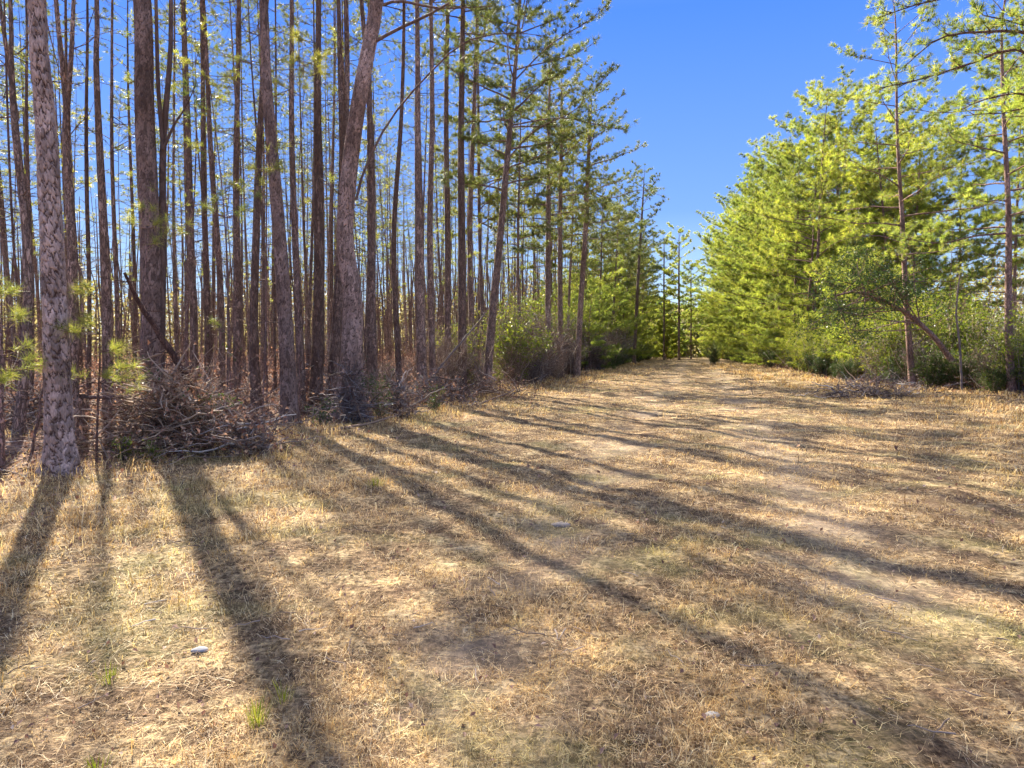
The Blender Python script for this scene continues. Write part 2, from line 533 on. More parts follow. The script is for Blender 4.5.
# taller dry tufts along both verges
tx, ty = [], []
for _ in range(520):
    yy = 4 + 60 * random.random() ** 1.4
    side = random.random() < 0.5
    uu = (edge_left(yy) + random.uniform(0.1, 2.6)) if side else (edge_right(yy) - random.uniform(0.1, 4.5))
    m_ = 26
    tx.append(uu + 0.29 * yy + rng.normal(0, 0.13, m_))
    ty.append(yy + rng.normal(0, 0.13, m_))
x, y = np.concatenate(tx), np.concatenate(ty)
n = len(x)
r = np.hypot(x, y)
blades(x, y, rng.uniform(0.13, 0.36, n), 0.004 * np.clip(r / 5, 1, 6), rng.uniform(0.1, 0.75, n), mb)
tag(mb.build('dry_grass', M_grass, smooth=False), 'short matted straw-coloured grass over the clearing and track', 'grass', kind='stuff')


# ------------------------------------------------------------------ litter
mb = MB()
x, y, r = scatter(60000, 2.0, 60, 48)
u = U(x, y)
k = ((u < edge_left(y) + rng.exponential(0.7, len(x))) | (u > edge_right(y) - rng.exponential(0.5, len(x)))) | (rng.uniform(0, 1, len(x)) < (0.035 + 0.06 * (u < -5)) * np.clip(1.6 - r / 9, 0.0, 1))
x, y, r = x[k], y[k], r[k]
C = np.stack([x, y, gz(x, y) + rng.uniform(0.0, 0.05, len(x))], 1)
leaves(mb, C, 0.065 * np.clip(r / 9, 0.45, 3.2), up=1.6, aspect=0.6, fold=0.15)
tag(mb.build('fallen_leaves', M_leaf_dry, smooth=False), 'brown fallen leaves littering the forest floor and grass edge', 'leaves', kind='stuff')

mb = MB()
x, y, r = scatter(5200, 3.0, 45, 46)
u = U(x, y)
k = (u < edge_left(y) + rng.exponential(0.6, len(x))) | (u > edge_right(y) - 0.4) | (rng.uniform(0, 1, len(x)) < 0.10)
for xx, yy, rr in zip(x[k], y[k], r[k]):
    L = random.uniform(0.2, 1.3) if U(xx, yy) < edge_left(yy) + 1.2 or U(xx, yy) > edge_right(yy) - 1 else random.uniform(0.05, 0.22)
    az = random.uniform(0, 6.28)
    p0 = np.array([xx, yy, float(gz(xx, yy)) + 0.02])
    dd = np.array([math.cos(az), math.sin(az), random.choice([0, 0, 0.25, 0.6]) if L > 0.22 else 0.0])
    ss = np.linspace(0, 1, 5)[:, None]
    p = p0 + dd * L * ss + rng.normal(0, 0.035 * min(1, L * 2), (5, 3)) * ss + np.array([0, 0, 1]) * 0.02 * random.random()
    mb.tube(p, np.linspace(1, 0.4, 5) * random.uniform(0.003, 0.012) * max(1, rr / 12) * (1 if L > 0.22 else 0.4), 4)
tag(mb.build('fallen_twigs', M_twig), 'thin grey dead twigs strewn over the forest floor', 'twigs', kind='stuff')


# ------------------------------------------------------------------ pines
def smooth_path(pts, m):
    pts = np.asarray(pts, float)
    d = np.r_[0, np.cumsum(np.linalg.norm(np.diff(pts, axis=0), axis=1))]
    t = np.linspace(0, d[-1], m)
    # Catmull-Rom through the points
    out = []
    for tt in t:
        k = min(np.searchsorted(d, tt, 'right') - 1, len(d) - 2)
        s = (tt - d[k]) / (d[k + 1] - d[k] + 1e-9)
        p1, p2 = pts[k], pts[k + 1]
        p0 = pts[k - 1] if k > 0 else 2 * p1 - p2
        p3 = pts[k + 2] if k + 2 < len(pts) else 2 * p2 - p1
        out.append(0.5 * ((2 * p1) + (-p0 + p2) * s + (2 * p0 - 5 * p1 + 4 * p2 - p3) * s ** 2 + (-p0 + 3 * p1 - 3 * p2 + p3) * s ** 3))
    return np.array(out)


def bough(tm, C, D, p0, az, L, elev=0.15, droop=0.1, ntw=6, tw=0.32, rad=0.03, tuft_from=0.35, curve=None, dens=1.0, mi=0):
    """a limb with side twigs; needle tufts are appended to C, D"""
    if curve is None:
        out = np.array([math.cos(az), math.sin(az), 0])
        s = np.linspace(0, 1, 7)
        side = np.array([-math.sin(az), math.cos(az), 0]) * random.uniform(-0.25, 0.25)
        P = p0 + L * (s[:, None] * out + (s ** 2)[:, None] * side)
        P[:, 2] += L * (elev * s - droop * s ** 2 + 0.16 * s ** 4)
        P += rng.normal(0, 0.018 * L, P.shape) * s[:, None]
    else:
        P = curve
        L = np.linalg.norm(P[-1] - P[0])
    n = len(P)
    tm.tube(P, np.linspace(rad, max(rad * 0.22, 0.005), n), 5, mi)
    for k in range(ntw):
        s = tuft_from + (1 - tuft_from) * (k + random.uniform(0.1, 0.9)) / ntw
        f = s * (n - 1)
        a = min(int(f), n - 2)
        q = P[a] + (P[a + 1] - P[a]) * (f - a)
        T = P[a + 1] - P[a]
        T = T / (np.linalg.norm(T) + 1e-9)
        sd = np.cross(T, [0, 0, 1.0])
        sd /= np.linalg.norm(sd) + 1e-9
        sgn = 1 if k % 2 else -1
        d = T * random.uniform(0.5, 1.0) + sd * sgn * random.uniform(0.4, 1.1) + np.array([0, 0, random.uniform(-0.05, 0.5)])
        d /= np.linalg.norm(d)
        l = L * tw * random.uniform(0.5, 1.15) * (1.15 - 0.6 * s)
        tw_p = np.array([q, q + d * l * 0.5 + [0, 0, -0.02 * l], q + d * l + [0, 0, 0.06 * l]])
        tm.tube(tw_p, [0.30 * rad + 0.003, 0.006, 0.003], 3, mi)
        m = max(1, int(dens * l / 0.16))
        for j in range(m):
            g = (j + 1) / m
            C.append(tw_p[0] + (tw_p[2] - tw_p[0]) * g + rng.normal(0, 0.05, 3))
            D.append(d * 0.6 + np.array([0, 0, 0.35]) + rng.normal(0, 0.3, 3))
    C.append(P[-1]); D.append(P[-1] - P[-2])


def pine_mesh(H, r0, cs, nb, L0, dens, ntw, per, nlen, nwid, stubs=14, low_taper=0.55, path=None, forks=(), k=9, rings=18, top_r=0.03, flare=1.35, loose=False):
    """returns trunk (with limbs) and crown builders in the tree's own space"""
    tm, cm = MB(), MB()
    if path is None:
        w = rng.normal(0, 0.10, 2)
        s = np.linspace(0, 1, rings)
        ph = random.uniform(0, 6)
        path = np.stack([w[0] * H * 0.12 * s + 0.07 * np.sin(s * 7 + ph), w[1] * H * 0.12 * s + 0.07 * np.cos(s * 6 + ph), H * s], 1)
        rad = r0 * ((1 - s) ** 0.75 * (1 - top_r) + top_r)
        rad[0] *= flare
        rad[1] *= 1.02
    else:
        path, rad = path
    if k < 40:
        tm.tube(path, rad, k, rough=0.03)
    zs = path[:, 2]

    def on(z):
        return np.array([np.interp(z, zs, path[:, 0]), np.interp(z, zs, path[:, 1]), z]), float(np.interp(z, zs, rad))
    C, D = [], []
    top = zs[-1]
    z = cs * top
    i = 0
    az = random.uniform(0, 6)
    while i < nb:
        f = (i + random.uniform(-0.3, 0.3)) / nb
        zz = cs * top + (top * 0.985 - cs * top) * min(max(f, 0), 1)
        p, rr = on(zz)
        az += 2.4 + random.uniform(-0.5, 0.5)
        shape = (1 - f) ** 0.6 * (0.62 + 0.38 * min(1, f / 0.22))
        if loose:
            shape = min(1, (1 - f) ** 0.42 * 1.2) * (0.8 + 0.2 * min(1, f / 0.2))
        L = L0 * (0.25 + 0.75 * shape) * (random.choice([0.4, 0.7, 0.95, 1.1, 1.4]) * random.uniform(0.85, 1.15) if loose else random.uniform(0.6, 1.2))
        bough(tm, C, D, p, az, L, elev=0.05 + 0.55 * f + random.uniform(-.1, .2), droop=0.25 * (1 - f), ntw=ntw, rad=max(0.010, min(rr * 0.45, 0.010 + 0.011 * L)), dens=dens)
        i += 1
    C.append(path[-1]); D.append(np.array([0, 0, 1.0]))
    for _ in range(stubs):
        zz = random.uniform(0.08, cs) * top
        p, rr = on(zz)
        a = random.uniform(0, 6.28)
        L = random.choice([0.15, 0.25, 0.5, 0.9, 1.4]) * random.uniform(0.7, 1.2)
        s = np.linspace(0, 1, 4)[:, None]
        P = p + s * L * np.array([math.cos(a), math.sin(a), random.uniform(-0.3, 0.5)]) + rng.normal(0, 0.05 * L, (4, 3)) * s
        tm.tube(P, np.linspace(0.012, 0.004, 4), 3)
        if L > 0.8:
            for _k in range(3):
                q = P[random.choice([1, 2])]
                tm.tube(np.array([q, q + rng.normal(0, 0.22, 3), q + rng.normal(0, 0.4, 3)]), [0.006, 0.004, 0.002], 3)
    if C:
        needles(cm, np.array(C), np.array(D), per, nlen, nwid)
    return tm, cm


def add_pine(name, tm, cm, loc, mats, label, cat='pine tree', group=None):
    r = empty(name, loc)
    tm.build('trunk', mats[0], r)
    cm.build('crown', mats[1], r, smooth=False)
    tag(r, label, cat, group)
    return r


# --- plated bark for the closest trunks (real relief)
def plated_trunk(mb, path, rad, k=56, ring=0.035, amp=0.016, cell=(0.075, 0.17)):
    path = np.asarray(path)
    L = np.linalg.norm(np.diff(path, axis=0), axis=1).sum()
    n = int(L / ring)
    d = np.r_[0, np.cumsum(np.linalg.norm(np.diff(path, axis=0), axis=1))]
    t = np.linspace(0, L, n)
    P = np.stack([np.interp(t, d, path[:, i]) for i in range(3)], 1)
    rr = np.interp(t, d, rad)
    Rm = rr.mean()
    circ = 2 * math.pi * Rm
    nc, nz = max(6, int(circ / cell[0])), int(L / cell[1]) + 2
    gxp, gzp = np.meshgrid(np.arange(nc), np.arange(-1, nz))
    jx = (gxp + (gzp % 2) * 0.5 + rng.uniform(-0.38, 0.38, gxp.shape)) * circ / nc
    jz = (gzp + rng.uniform(-0.42, 0.42, gxp.shape)) * cell[1]
    hgt = rng.uniform(0.5, 1.0, gxp.shape).ravel()
    jx, jz = jx.ravel(), jz.ravel()
    th = np.arange(k) * 2 * math.pi / k
    V, PL = [], []
    tan = np.gradient(P, axis=0)
    tan /= np.linalg.norm(tan, axis=1)[:, None]
    a = np.cross(tan, [1.0, 0, 0]); a /= np.linalg.norm(a, axis=1)[:, None]
    b = np.cross(tan, a)
    for i in range(n):
        sx = th * Rm + 0.012 * np.sin(t[i] * 23 + th * 3) + 0.010 * np.sin(t[i] * 51 + th * 7) + 0.006 * np.sin(t[i] * 131 + th * 17)
        sel = np.abs(jz - t[i]) < cell[1] * 2.2
        dx = np.abs(sx[:, None] - jx[sel][None]); dx = np.minimum(dx, np.abs(circ - dx))
        dz = (t[i] + 0.03 * np.sin(th * 9 + t[i] * 11) + 0.012 * np.sin(th * 23 + t[i] * 17))[:, None] - jz[sel][None]
        dd = np.sqrt((dx / cell[0]) ** 2 + (dz / cell[1]) ** 2)
        o = np.argsort(dd, 1)
        d1 = np.take_along_axis(dd, o[:, :1], 1)[:, 0]
        d2 = np.take_along_axis(dd, o[:, 1:2], 1)[:, 0]
        e = np.clip((d2 - d1) * 3.3 + 0.10 * np.sin(th * 57 + t[i] * 23) * np.sin(t[i] * 60 + th * 5), 0, 1)
        hh = hgt[sel][o[:, 0]]
        PL.append(e)
        root = rr[0] * 0.55 * math.exp(-t[i] / 0.16) * np.clip(np.sin(th * 3 + 1.0 + path[0, 0]) + 0.5 * np.sin(th * 5 + 2), 0, 1)
        q = rr[i] + root - amp * 0.7 + amp * e ** 0.6 * (0.45 + 0.85 * hh) + rng.normal(0, 0.0016, k)
        V.append(P[i] + q[:, None] * (np.cos(th)[:, None] * a[i] + np.sin(th)[:, None] * b[i]))
    v = np.concatenate(V)
    i = np.arange(n - 1)[:, None] * k
    j = np.arange(k)[None]
    f = np.stack([i + j, i + (j + 1) % k, i + k + (j + 1) % k, i + k + j], -1).reshape(-1, 4)
    start = mb.n
    mb.faces(v, f)
    return start, np.concatenate(PL)


def hero(pts, D, label, H=19.0, forks=(), boughs=(), plated=None, mats=None, group=None, base_flare=1.25, nb=26, L0=1.9, cs=0.62, stubs=10, dens=0.8, name='pine_tree', per=34, ntw=5, needle=(0.22, 0.0125), k=12, cat='pine tree', low_b=()):
    """a tree whose stem runs through given points at distance D; pts = (px, py, width px) from the base up"""
    w0 = [at(p[0], p[1], D) for p in pts]
    kw = (0.88 if plated else 0.80) * math.cos(math.atan(abs(pts[0][0] - 512) / F))
    rd = [p[2] * kw * D / F / 2 * (1 if plated else 0.74 + 0.26 * min(1, max(0, p[1] / 300))) for p in pts]
    bx, by = w0[0][0], D
    base = np.array([bx, by, float(gz(bx, by)) - 0.05])
    w0[0] = base.copy()
    P = [p - base for p in w0]
    # carry on to full height above the frame
    last = P[-1]
    if H > last[2] + 1:
        dr = (P[-1] - P[-2]) / max(1e-3, (P[-1] - P[-2])[2])
        for s_ in (0.35, 0.7, 1.0):
            z = last[2] + (H - last[2]) * s_
            q = last + dr * (z - last[2]) * (1 - 0.45 * s_) + np.array([random.uniform(-.12, .12), random.uniform(-.3, .3), 0])
            q[2] = z
            P.append(q)
            rd.append(rd[len(pts) - 1] * (1 - s_ * 0.93))
    P = np.array(P)
    m = 44
    path = smooth_path(P, m)
    dd = np.r_[0, np.cumsum(np.linalg.norm(np.diff(P, axis=0), axis=1))]
    tt = np.linspace(0, dd[-1], m)
    rad = np.interp(tt, dd, rd)
    rad = rad * (1 + (base_flare - 1) * np.exp(-tt / 0.25))
    rad = rad * np.clip((path[-1, 2] - path[:, 2]) / 3.5 + 0.1, 0.1, 1)
    path[:, 1] += 0.05 * np.sin(tt * 0.8)
    tm, cm = pine_mesh(H, 0, cs, nb, L0, dens, ntw, per, needle[0], needle[1], stubs, path=(path, rad), k=(99 if plated else k))
    start, PL = None, None
    if plated:
        start, PL = plated_trunk(tm, path, rad, *plated)
    C, Dd = [], []
    for fk in forks:
        q = [at(p[0], p[1], D + fk[0]) - base for p in fk[1]]
        fr = [p[2] * kw * D / F / 2 for p in fk[1]]
        up = q[-1] + (q[-1] - q[-2]) / max(0.2, (q[-1] - q[-2])[2]) * 4.0 * np.array([0.6, 0.6, 1.0])
        q.append(up)
        fr.append(fr[-1] * 0.25)
        q = np.array(q)
        pth = smooth_path(q, 20)
        d2 = np.r_[0, np.cumsum(np.linalg.norm(np.diff(q, axis=0), axis=1))]
        tm.tube(pth, np.interp(np.linspace(0, d2[-1], 20), d2, fr), 9, rough=0.03)
        for i_ in range(8):
            bough(tm, C, Dd, pth[-1 - i_ // 2] , random.uniform(0, 6.28), random.uniform(0.7, 1.5), ntw=4, rad=0.012)
    for bg in boughs:
        q = np.array([at(p[0], p[1], D + (p[2] if len(p) > 2 else 0)) - base for p in bg['pts']])
        pth = smooth_path(q, 12)
        bough(tm, C, Dd, None, 0, 0, curve=pth, rad=bg.get('r', 0.03), ntw=bg.get('n', 8), tw=bg.get('tw', 0.25), dens=bg.get('dens', 1.0), tuft_from=bg.get('from', 0.4))
    if C:
        needles(cm, np.array(C), np.array(Dd), per, needle[0], needle[1])
    r = empty(name, base)
    bm_, nm = mats or (M_bark, M_needle_l)
    tr = tm.build('trunk', bm_, r)
    if PL is not None:
        arr = np.full(len(tr.data.vertices), 0.32, np.float32)
        arr[start:start + len(PL)] = PL
        a = tr.data.attributes.new('plate', 'FLOAT', 'POINT')
        a.data.foreach_set('value', arr)
    cm.build('crown', nm, r, smooth=False)
    tag(r, label, cat, group)
    return (bx, by)


taken = []
def T(*a, **k):
    taken.append(hero(*a, **k))


# left stand, trees one can tell apart (front row first)
T([(62, 480, 35), (55, 380, 31), (50, 240, 26), (46, 110, 22), (40, 0, 19)], 8.0, 'nearest pine at left with pale scaly plated bark, rooted in grass beside the brush pile',
  plated=(120, 0.015, 0.020, (0.060, 0.17)), mats=(M_bark_plate, M_needle_l), stubs=4, base_flare=1.4, H=18)
T([(151, 440, 27), (150, 350, 25), (150, 240, 24), (146, 110, 22), (142, 0, 20)], 12.2, 'thick grey-barked pine behind the brush pile with a forked companion stem', H=20,
  forks=[(0.1, [(161, 390, 9), (163, 240, 9), (163, 150, 8), (170, 60, 6), (171, 0, 5)]), (0.0, [(163, 150, 5), (158, 80, 5), (156, 0, 4)])], plated=(80, 0.025, 0.008, (0.04, 0.15)), mats=(M_bark_thick, M_needle_l), stubs=3,
  boughs=[dict(pts=[(163, 150), (174, 125), (185, 108), (196, 85)], r=0.03, n=4)])
T([(18, 445, 15), (24, 350, 14), (26, 240, 13), (18, 140, 12), (13, 60, 9), (11, 0, 7)], 11.2, 'dark pine at far left edge whose stem splits in two high up', forks=[(0, [(17, 120, 7), (8, 60, 6), (1, 10, 5), (-6, -40, 4)])], stubs=6)
T([(31, 425, 6), (30, 240, 6), (28, 100, 5), (25, 0, 4)], 13.5, 'thin straight pine just left of the scaly plated pine', stubs=12)
T([(73, 430, 15), (71, 240, 13), (68, 130, 12), (72, 60, 8), (73, 0, 7)], 12.6, 'forked pine directly right of the scaly plated pine', forks=[(0, [(68, 130, 8), (62, 60, 7), (56, 0, 6)])])
T([(88, 415, 6), (88, 200, 6), (87, 60, 5), (86, 0, 4)], 14.8, 'pole-thin dark pine between the forked pine and a slim leaning one', stubs=14)
T([(108, 428, 16), (105, 300, 13), (102, 170, 11), (97, 60, 9), (96, 0, 8)], 13, 'slim brown pine with swollen foot left of the thick grey pine')
T([(117, 410, 6), (115, 240, 6), (112, 100, 5), (111, 0, 4)], 16, 'very thin pine with sprigs up its stem left of the thick grey pine', stubs=26)
T([(193, 410, 10), (192, 280, 9), (190, 160, 8), (185, 60, 7), (182, 0, 6)], 17, 'slender pine first to the right of the thick grey pine', stubs=14)
T([(207, 405, 8), (206, 260, 8), (203, 120, 7), (201, 0, 6)], 18, 'slender pine second to the right of the thick grey pine', stubs=14)
T([(222, 402, 9), (219, 260, 8), (209, 120, 7), (203, 0, 6)], 18.6, 'slender pine bending left between thick grey pine and straight dark pine')
T([(236, 404, 12), (237, 260, 10), (237, 120, 8), (238, 0, 7)], 17.5, 'straight dark pine standing halfway between the two thickest left-hand pines', stubs=16)
T([(257, 412, 15), (253, 330, 11), (258, 200, 10), (262, 90, 8), (266, 0, 7)], 16, 'pine with a broad mossy foot left of the tall rough pine')
T([(290, 428, 21), (285, 330, 17), (277, 200, 14), (268, 90, 11), (263, 0, 9.5)], 13.2, 'tall rough-barked pine leaning slightly left, right of the brush pile', plated=(64, 0.028, 0.009, (0.04, 0.13)), mats=(M_bark_thick, M_needle_l), stubs=6)
T([(302, 410, 12), (296, 260, 9), (292, 120, 8), (291, 0, 7)], 15.2, 'slim pine close behind the tall rough-barked pine')
T([(315, 408, 19), (318, 320, 15), (319, 200, 12), (318, 90, 10), (318, 0, 9)], 15.4, 'straight pine with mossy foot left of the sweeping big pine')
T([(330, 408, 16), (336, 330, 14), (341, 240, 12), (343, 150, 10), (340, 70, 8), (338, 0, 7)], 15.8, 'pine pressed against the left side of the sweeping big pine', forks=[(0, [(343, 170, 8), (347, 90, 7), (346, 0, 6)])])
T([(350, 418, 40), (351, 370, 27), (352, 300, 21), (345, 240, 19), (349, 180, 18), (358, 110, 16.5), (368, 50, 15.5), (376, 0, 15)], 14.2, 'big pine sweeping in an S-curve from a dark swollen foot, with long bare boughs', H=20, base_flare=1.3,
  plated=(80, 0.025, 0.010, (0.04, 0.14)), mats=(M_bark_thick, M_needle_l), stubs=5,
  boughs=[dict(pts=[(374, 42), (396, 30), (430, 14), (458, -2), (500, -20, 1)], r=0.04, n=5, dens=0.7), dict(pts=[(383, 5), (400, 1), (440, 8), (495, 6, -.5)], r=0.035, n=6, tw=0.15),
          dict(pts=[(356, 200), (366, 165), (390, 120), (425, 78, -.3), (465, 42, -.6), (510, 33, -1), (545, 36, -1)], r=0.032, n=9, tw=0.16, dens=0.6, )])
T([(372, 405, 16), (371, 300, 12), (372, 180, 10), (368, 80, 8), (361, 0, 7)], 16.5, 'pine rising just behind the right side of the sweeping big pine')
T([(400, 398, 8), (394, 250, 7), (401, 120, 6), (404, 0, 5)], 20, 'thin wavering pine right of the sweeping big pine', stubs=18)
T([(422, 400, 14), (420, 280, 11), (418, 150, 9), (417, 0, 7)], 18.5, 'straight dark pine over the reddish brush heap')
T([(433, 398, 9), (430, 250, 8), (432, 120, 7), (431, 0, 6)], 19.5, 'slim pine almost touching the straight dark pine over the reddish brush')
T([(447, 392, 9), (448, 250, 8), (446, 120, 7), (448, 0, 6)], 23, 'slim straight pine left of the leaning edge pine', stubs=16)
T([(462, 394, 12), (462, 260, 10), (461, 130, 9), (463, 0, 7)], 21, 'dark upright pine two stems left of the leaning edge pine')
T([(474, 388, 8), (470, 240, 7), (474, 110, 6), (478, 0, 5)], 25, 'thin pine immediately left of the leaning edge pine')
T([(486, 394, 12), (492, 320, 10), (500, 240, 9), (508, 150, 8), (515, 70, 6), (520, 0, 5)], 22, 'edge pine leaning right with a feathery crown over the clearing', nb=40, L0=3.2, cs=0.42, dens=1.8, ntw=8, H=16.5,
  boughs=[dict(pts=[(507, 160), (535, 130), (575, 110, -1), (612, 70, -1), (650, 40, -1)][:4], r=0.03, n=15), dict(pts=[(512, 125), (560, 118), (600, 125, -1), (625, 130, -1)], r=0.03, n=15),
          dict(pts=[(515, 80), (550, 45), (590, 20, -1), (606, 6, -1)], r=0.03, n=15), dict(pts=[(517, 50), (480, 40), (450, 50, 1), (432, 60, 1)], r=0.03, n=13)])
T([(548, 382, 7), (548, 260, 7), (549, 130, 5), (550, 40, 3)], 32, 'tall thin pine right of the leaning edge pine, crown against the sky', nb=34, L0=2.9, cs=0.48, H=17, dens=1.7, ntw=7)
T([(561, 380, 7), (560, 260, 6), (561, 150, 5), (562, 60, 3)], 35, 'narrow pine standing between two sky-lit pines at the stand edge', nb=32, L0=2.9, cs=0.48, H=17.5, dens=1.7, ntw=7)
T([(577, 378, 8), (581, 300, 7), (586, 220, 6), (590, 120, 4)], 36, 'slightly leaning pine above the twiggy grey shrubs', nb=34, L0=3.2, cs=0.45, H=17.0, dens=1.7, ntw=7, boughs=[dict(pts=[(587, 190), (610, 198), (640, 190), (662, 196)], r=0.035, n=7)])
T([(634, 366, 4.5), (637, 300, 4), (641, 230, 3), (645, 165, 1.6)], 62, 'last tall pine of the left stand, sparse top leaning over the track', nb=32, L0=3.6, cs=0.45, H=19.5, dens=1.2, ntw=7, needle=(0.28, 0.024))
T([(664, 362, 2.4), (664, 300, 2.2), (664, 240, 1.4)], 85, 'thin distant pine at the track bend, left of the lone dark one', nb=30, L0=3.2, cs=0.3, H=17, dens=1.2, ntw=7, needle=(0.34, 0.03), mats=(M_bark, M_needle_r))  # this and the next two: paler needles stand in for haze
T([(679, 361, 3.2), (679, 300, 2.8), (679, 240, 1.5)], 85, 'lone dark pine at the end of the track against blue sky', nb=34, L0=3.8, cs=0.28, H=17.5, dens=1.3, ntw=7, needle=(0.34, 0.03), mats=(M_bark, M_needle_r))
T([(691, 360, 2.2), (691, 300, 2), (691, 262, 1.2)], 95, 'thin distant pine right of the lone dark one', nb=30, L0=3.0, cs=0.3, H=15, dens=1.2, ntw=7, needle=(0.34, 0.03), mats=(M_bark, M_needle_r))

# right edge, trees one can tell apart
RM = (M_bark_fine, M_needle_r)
T([(913, 386, 10), (909, 330, 8), (903, 250, 7), (898, 130, 4.5), (895, 30, 3), (893, 0, 2)], 25, 'spindly pine with layered boughs standing forward of the right-hand edge', H=16.5, nb=42, L0=3.4, cs=0.22, dens=1.25, ntw=7, mats=RM, per=40, stubs=6, name='pine_tree',
  boughs=[dict(pts=[(902, 243), (880, 236), (850, 238, -1), (830, 245, -1)], r=0.03, n=8)])
T([(1012, 392, 13), (1009, 300, 10), (1007, 200, 8), (1004, 90, 6), (1002, 20, 4)], 21.5, 'reddish-stemmed pine near the right margin with boughs crossing it', H=17.5, nb=40, L0=3.0, cs=0.3, dens=1.25, ntw=7, mats=RM, per=40, stubs=8,
  boughs=[dict(pts=[(1008, 233), (975, 236), (940, 243, -1), (900, 238, -1.5)], r=0.035, n=8, **{'from': 0.6})])
T([(1078, 420, 22), (1076, 300, 20), (1074, 150, 17), (1072, 0, 14)], 14.8, 'pine just beyond the right margin reaching long dark boughs into the sky', H=16, nb=20, L0=3.2, cs=0.42, dens=1.2, ntw=7, mats=RM, per=36, stubs=6,
  boughs=[dict(pts=[(1073, 60), (1030, 34), (985, 32), (940, 38, .4), (905, 66, .5)], r=0.05, n=14, tw=0.22, **{'from': 0.3}), dict(pts=[(1074, 95), (1020, 50), (975, 62, .2), (925, 78, .4), (880, 88, .5)], r=0.045, n=14, tw=0.22, **{'from': 0.3}),
          dict(pts=[(1073, 10), (1020, -20), (960, -5), (915, 5, .3), (878, 18, .5)], r=0.045, n=14, tw=0.2, **{'from': 0.35}), dict(pts=[(1074, 130), (1030, 96), (990, 98), (960, 110, .3)], r=0.045, n=12, tw=0.25, **{'from': 0.2})])

mb = MB()
bx_, by_ = [], []
for (a_, b_) in taken:
    if b_ < 27:
        n_ = 90
        q_ = rng.uniform(0, 6.28, n_); d_ = 0.12 + np.abs(rng.normal(0, 0.22, n_))
        bx_.append(a_ + d_ * np.cos(q_)); by_.append(b_ + d_ * np.sin(q_))
x, y = np.concatenate(bx_), np.concatenate(by_)
r = np.hypot(x, y)
blades(x, y, rng.uniform(0.08, 0.30, len(x)), 0.005 * np.clip(r / 7, 1, 4), rng.uniform(0.2, 0.95, len(x)), mb)
tag(mb.build('grass_at_trunks', M_grass, smooth=False), 'straw-coloured grass and needles gathered at the feet of the trunks', 'grass', kind='stuff')

# ---- repeats: the crowd of trunks on the left
left_var = []
for i in range(8):
    H = random.uniform(17.5, 20.5)
    tm, cm = pine_mesh(H, random.uniform(0.06, 0.10), random.uniform(0.56, 0.68), 21, 1.9, 0.9, 4, 24, 0.22, 0.013, stubs=52)
    left_var.append((tm, cm, H))
edge_var = []
for i in range(4):
    H = random.uniform(16.5, 18.5)
    tm, cm = pine_mesh(H, random.uniform(0.11, 0.14), random.uniform(0.40, 0.5), 38, 3.0, 1.6, 7, 36, 0.25, 0.017, stubs=24)
    edge_var.append((tm, cm, H))
right_var = []
for i in range(6):
    H = random.uniform(15.5, 18)
    tm, cm = pine_mesh(H, random.uniform(0.10, 0.14), random.uniform(0.08, 0.24), 56, 3.5, 1.65, 8, 38, 0.28, 0.0158, stubs=20, loose=True)
    right_var.append((tm, cm, H))
high_var = []
for i in range(3):
    tm, cm = pine_mesh(random.uniform(16, 18), 0.11, 0.32, 54, 3.6, 1.75, 8, 38, 0.27, 0.016, stubs=24, loose=True)
    high_var.append((tm, cm, 17))
young_var = []
for i in range(3):
    tm, cm = pine_mesh(7.0, 0.07, 0.05, 42, 2.4, 1.8, 7, 34, 0.27, 0.02, stubs=0, loose=True)
    young_var.append((tm, cm, 7.0))


far_var = []
for i in range(2):
    tm, cm = pine_mesh(7.0, 0.09, 0.05, 44, 2.4, 1.8, 6, 18, 0.45, 0.09, stubs=0)
    far_var.append((tm, cm, 7.0))
pole_var = []
for i in range(4):
    tm, cm = pine_mesh(random.uniform(10, 14), random.uniform(0.022, 0.045), 0.5, 12, 0.9, 0.9, 3, 20, 0.19, 0.013, stubs=44)
    pole_var.append((tm, cm, 12))


def far_enough(x, y, d, lst):
    for a, b in lst:
        if (a - x) ** 2 + (b - y) ** 2 < d * d:
            return False
    return True


def spread(var, mats, spots, label, group, srange=(0.85, 1.12), lean=0.02, name='pine_tree', squash=1.0):
    protos = {}
    for (x, y) in spots:
        k = random.randrange(len(var))
        z = float(gz(x, y)) - 0.05
        rot = (random.gauss(0, lean), random.gauss(0, lean), random.uniform(0, 6.28))
        s = random.uniform(*srange)
        w = s * random.uniform(0.75, 1.25)
        sc = (w * squash, w * squash, s)
        if k not in protos:
            r = add_pine(name, var[k][0], var[k][1], (x, y, z), mats, label, 'pine tree', group)
            r.rotation_euler = rot
            r.scale = sc
            protos[k] = r
        else:
            copy_thing(protos[k], (x, y, z), rot, sc)


# deep stand on the left
spots, tries = [], 0
occ = list(taken)
while len(spots) < 178 and tries < 60000:
    tries += 1
    y = 9 + 75 * random.random() ** 1.25
    uu = -9.2 - 34 * random.random() ** 1.1
    x = uu + 0.29 * y
    px = 512 + F * x / y
    if not (-90 < px < 1000): continue
    if y < 17 and px > 20: continue
    if y < 20 and px > 440: continue
    if far_enough(x, y, 1.5, occ):
        spots.append((x, y)); occ.append((x, y))
deep = [s for s in spots if U(*s) < -12.5 or s[1] < 22]
front = [s for s in spots if not (U(*s) < -12.5 or s[1] < 22)]
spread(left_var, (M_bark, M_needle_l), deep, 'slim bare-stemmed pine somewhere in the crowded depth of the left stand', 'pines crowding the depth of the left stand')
spread(left_var, (M_bark, M_needle_l), front, 'slim pine in the outer rows of the left stand, well back from the camera', 'pines in the outer rows of the left stand')
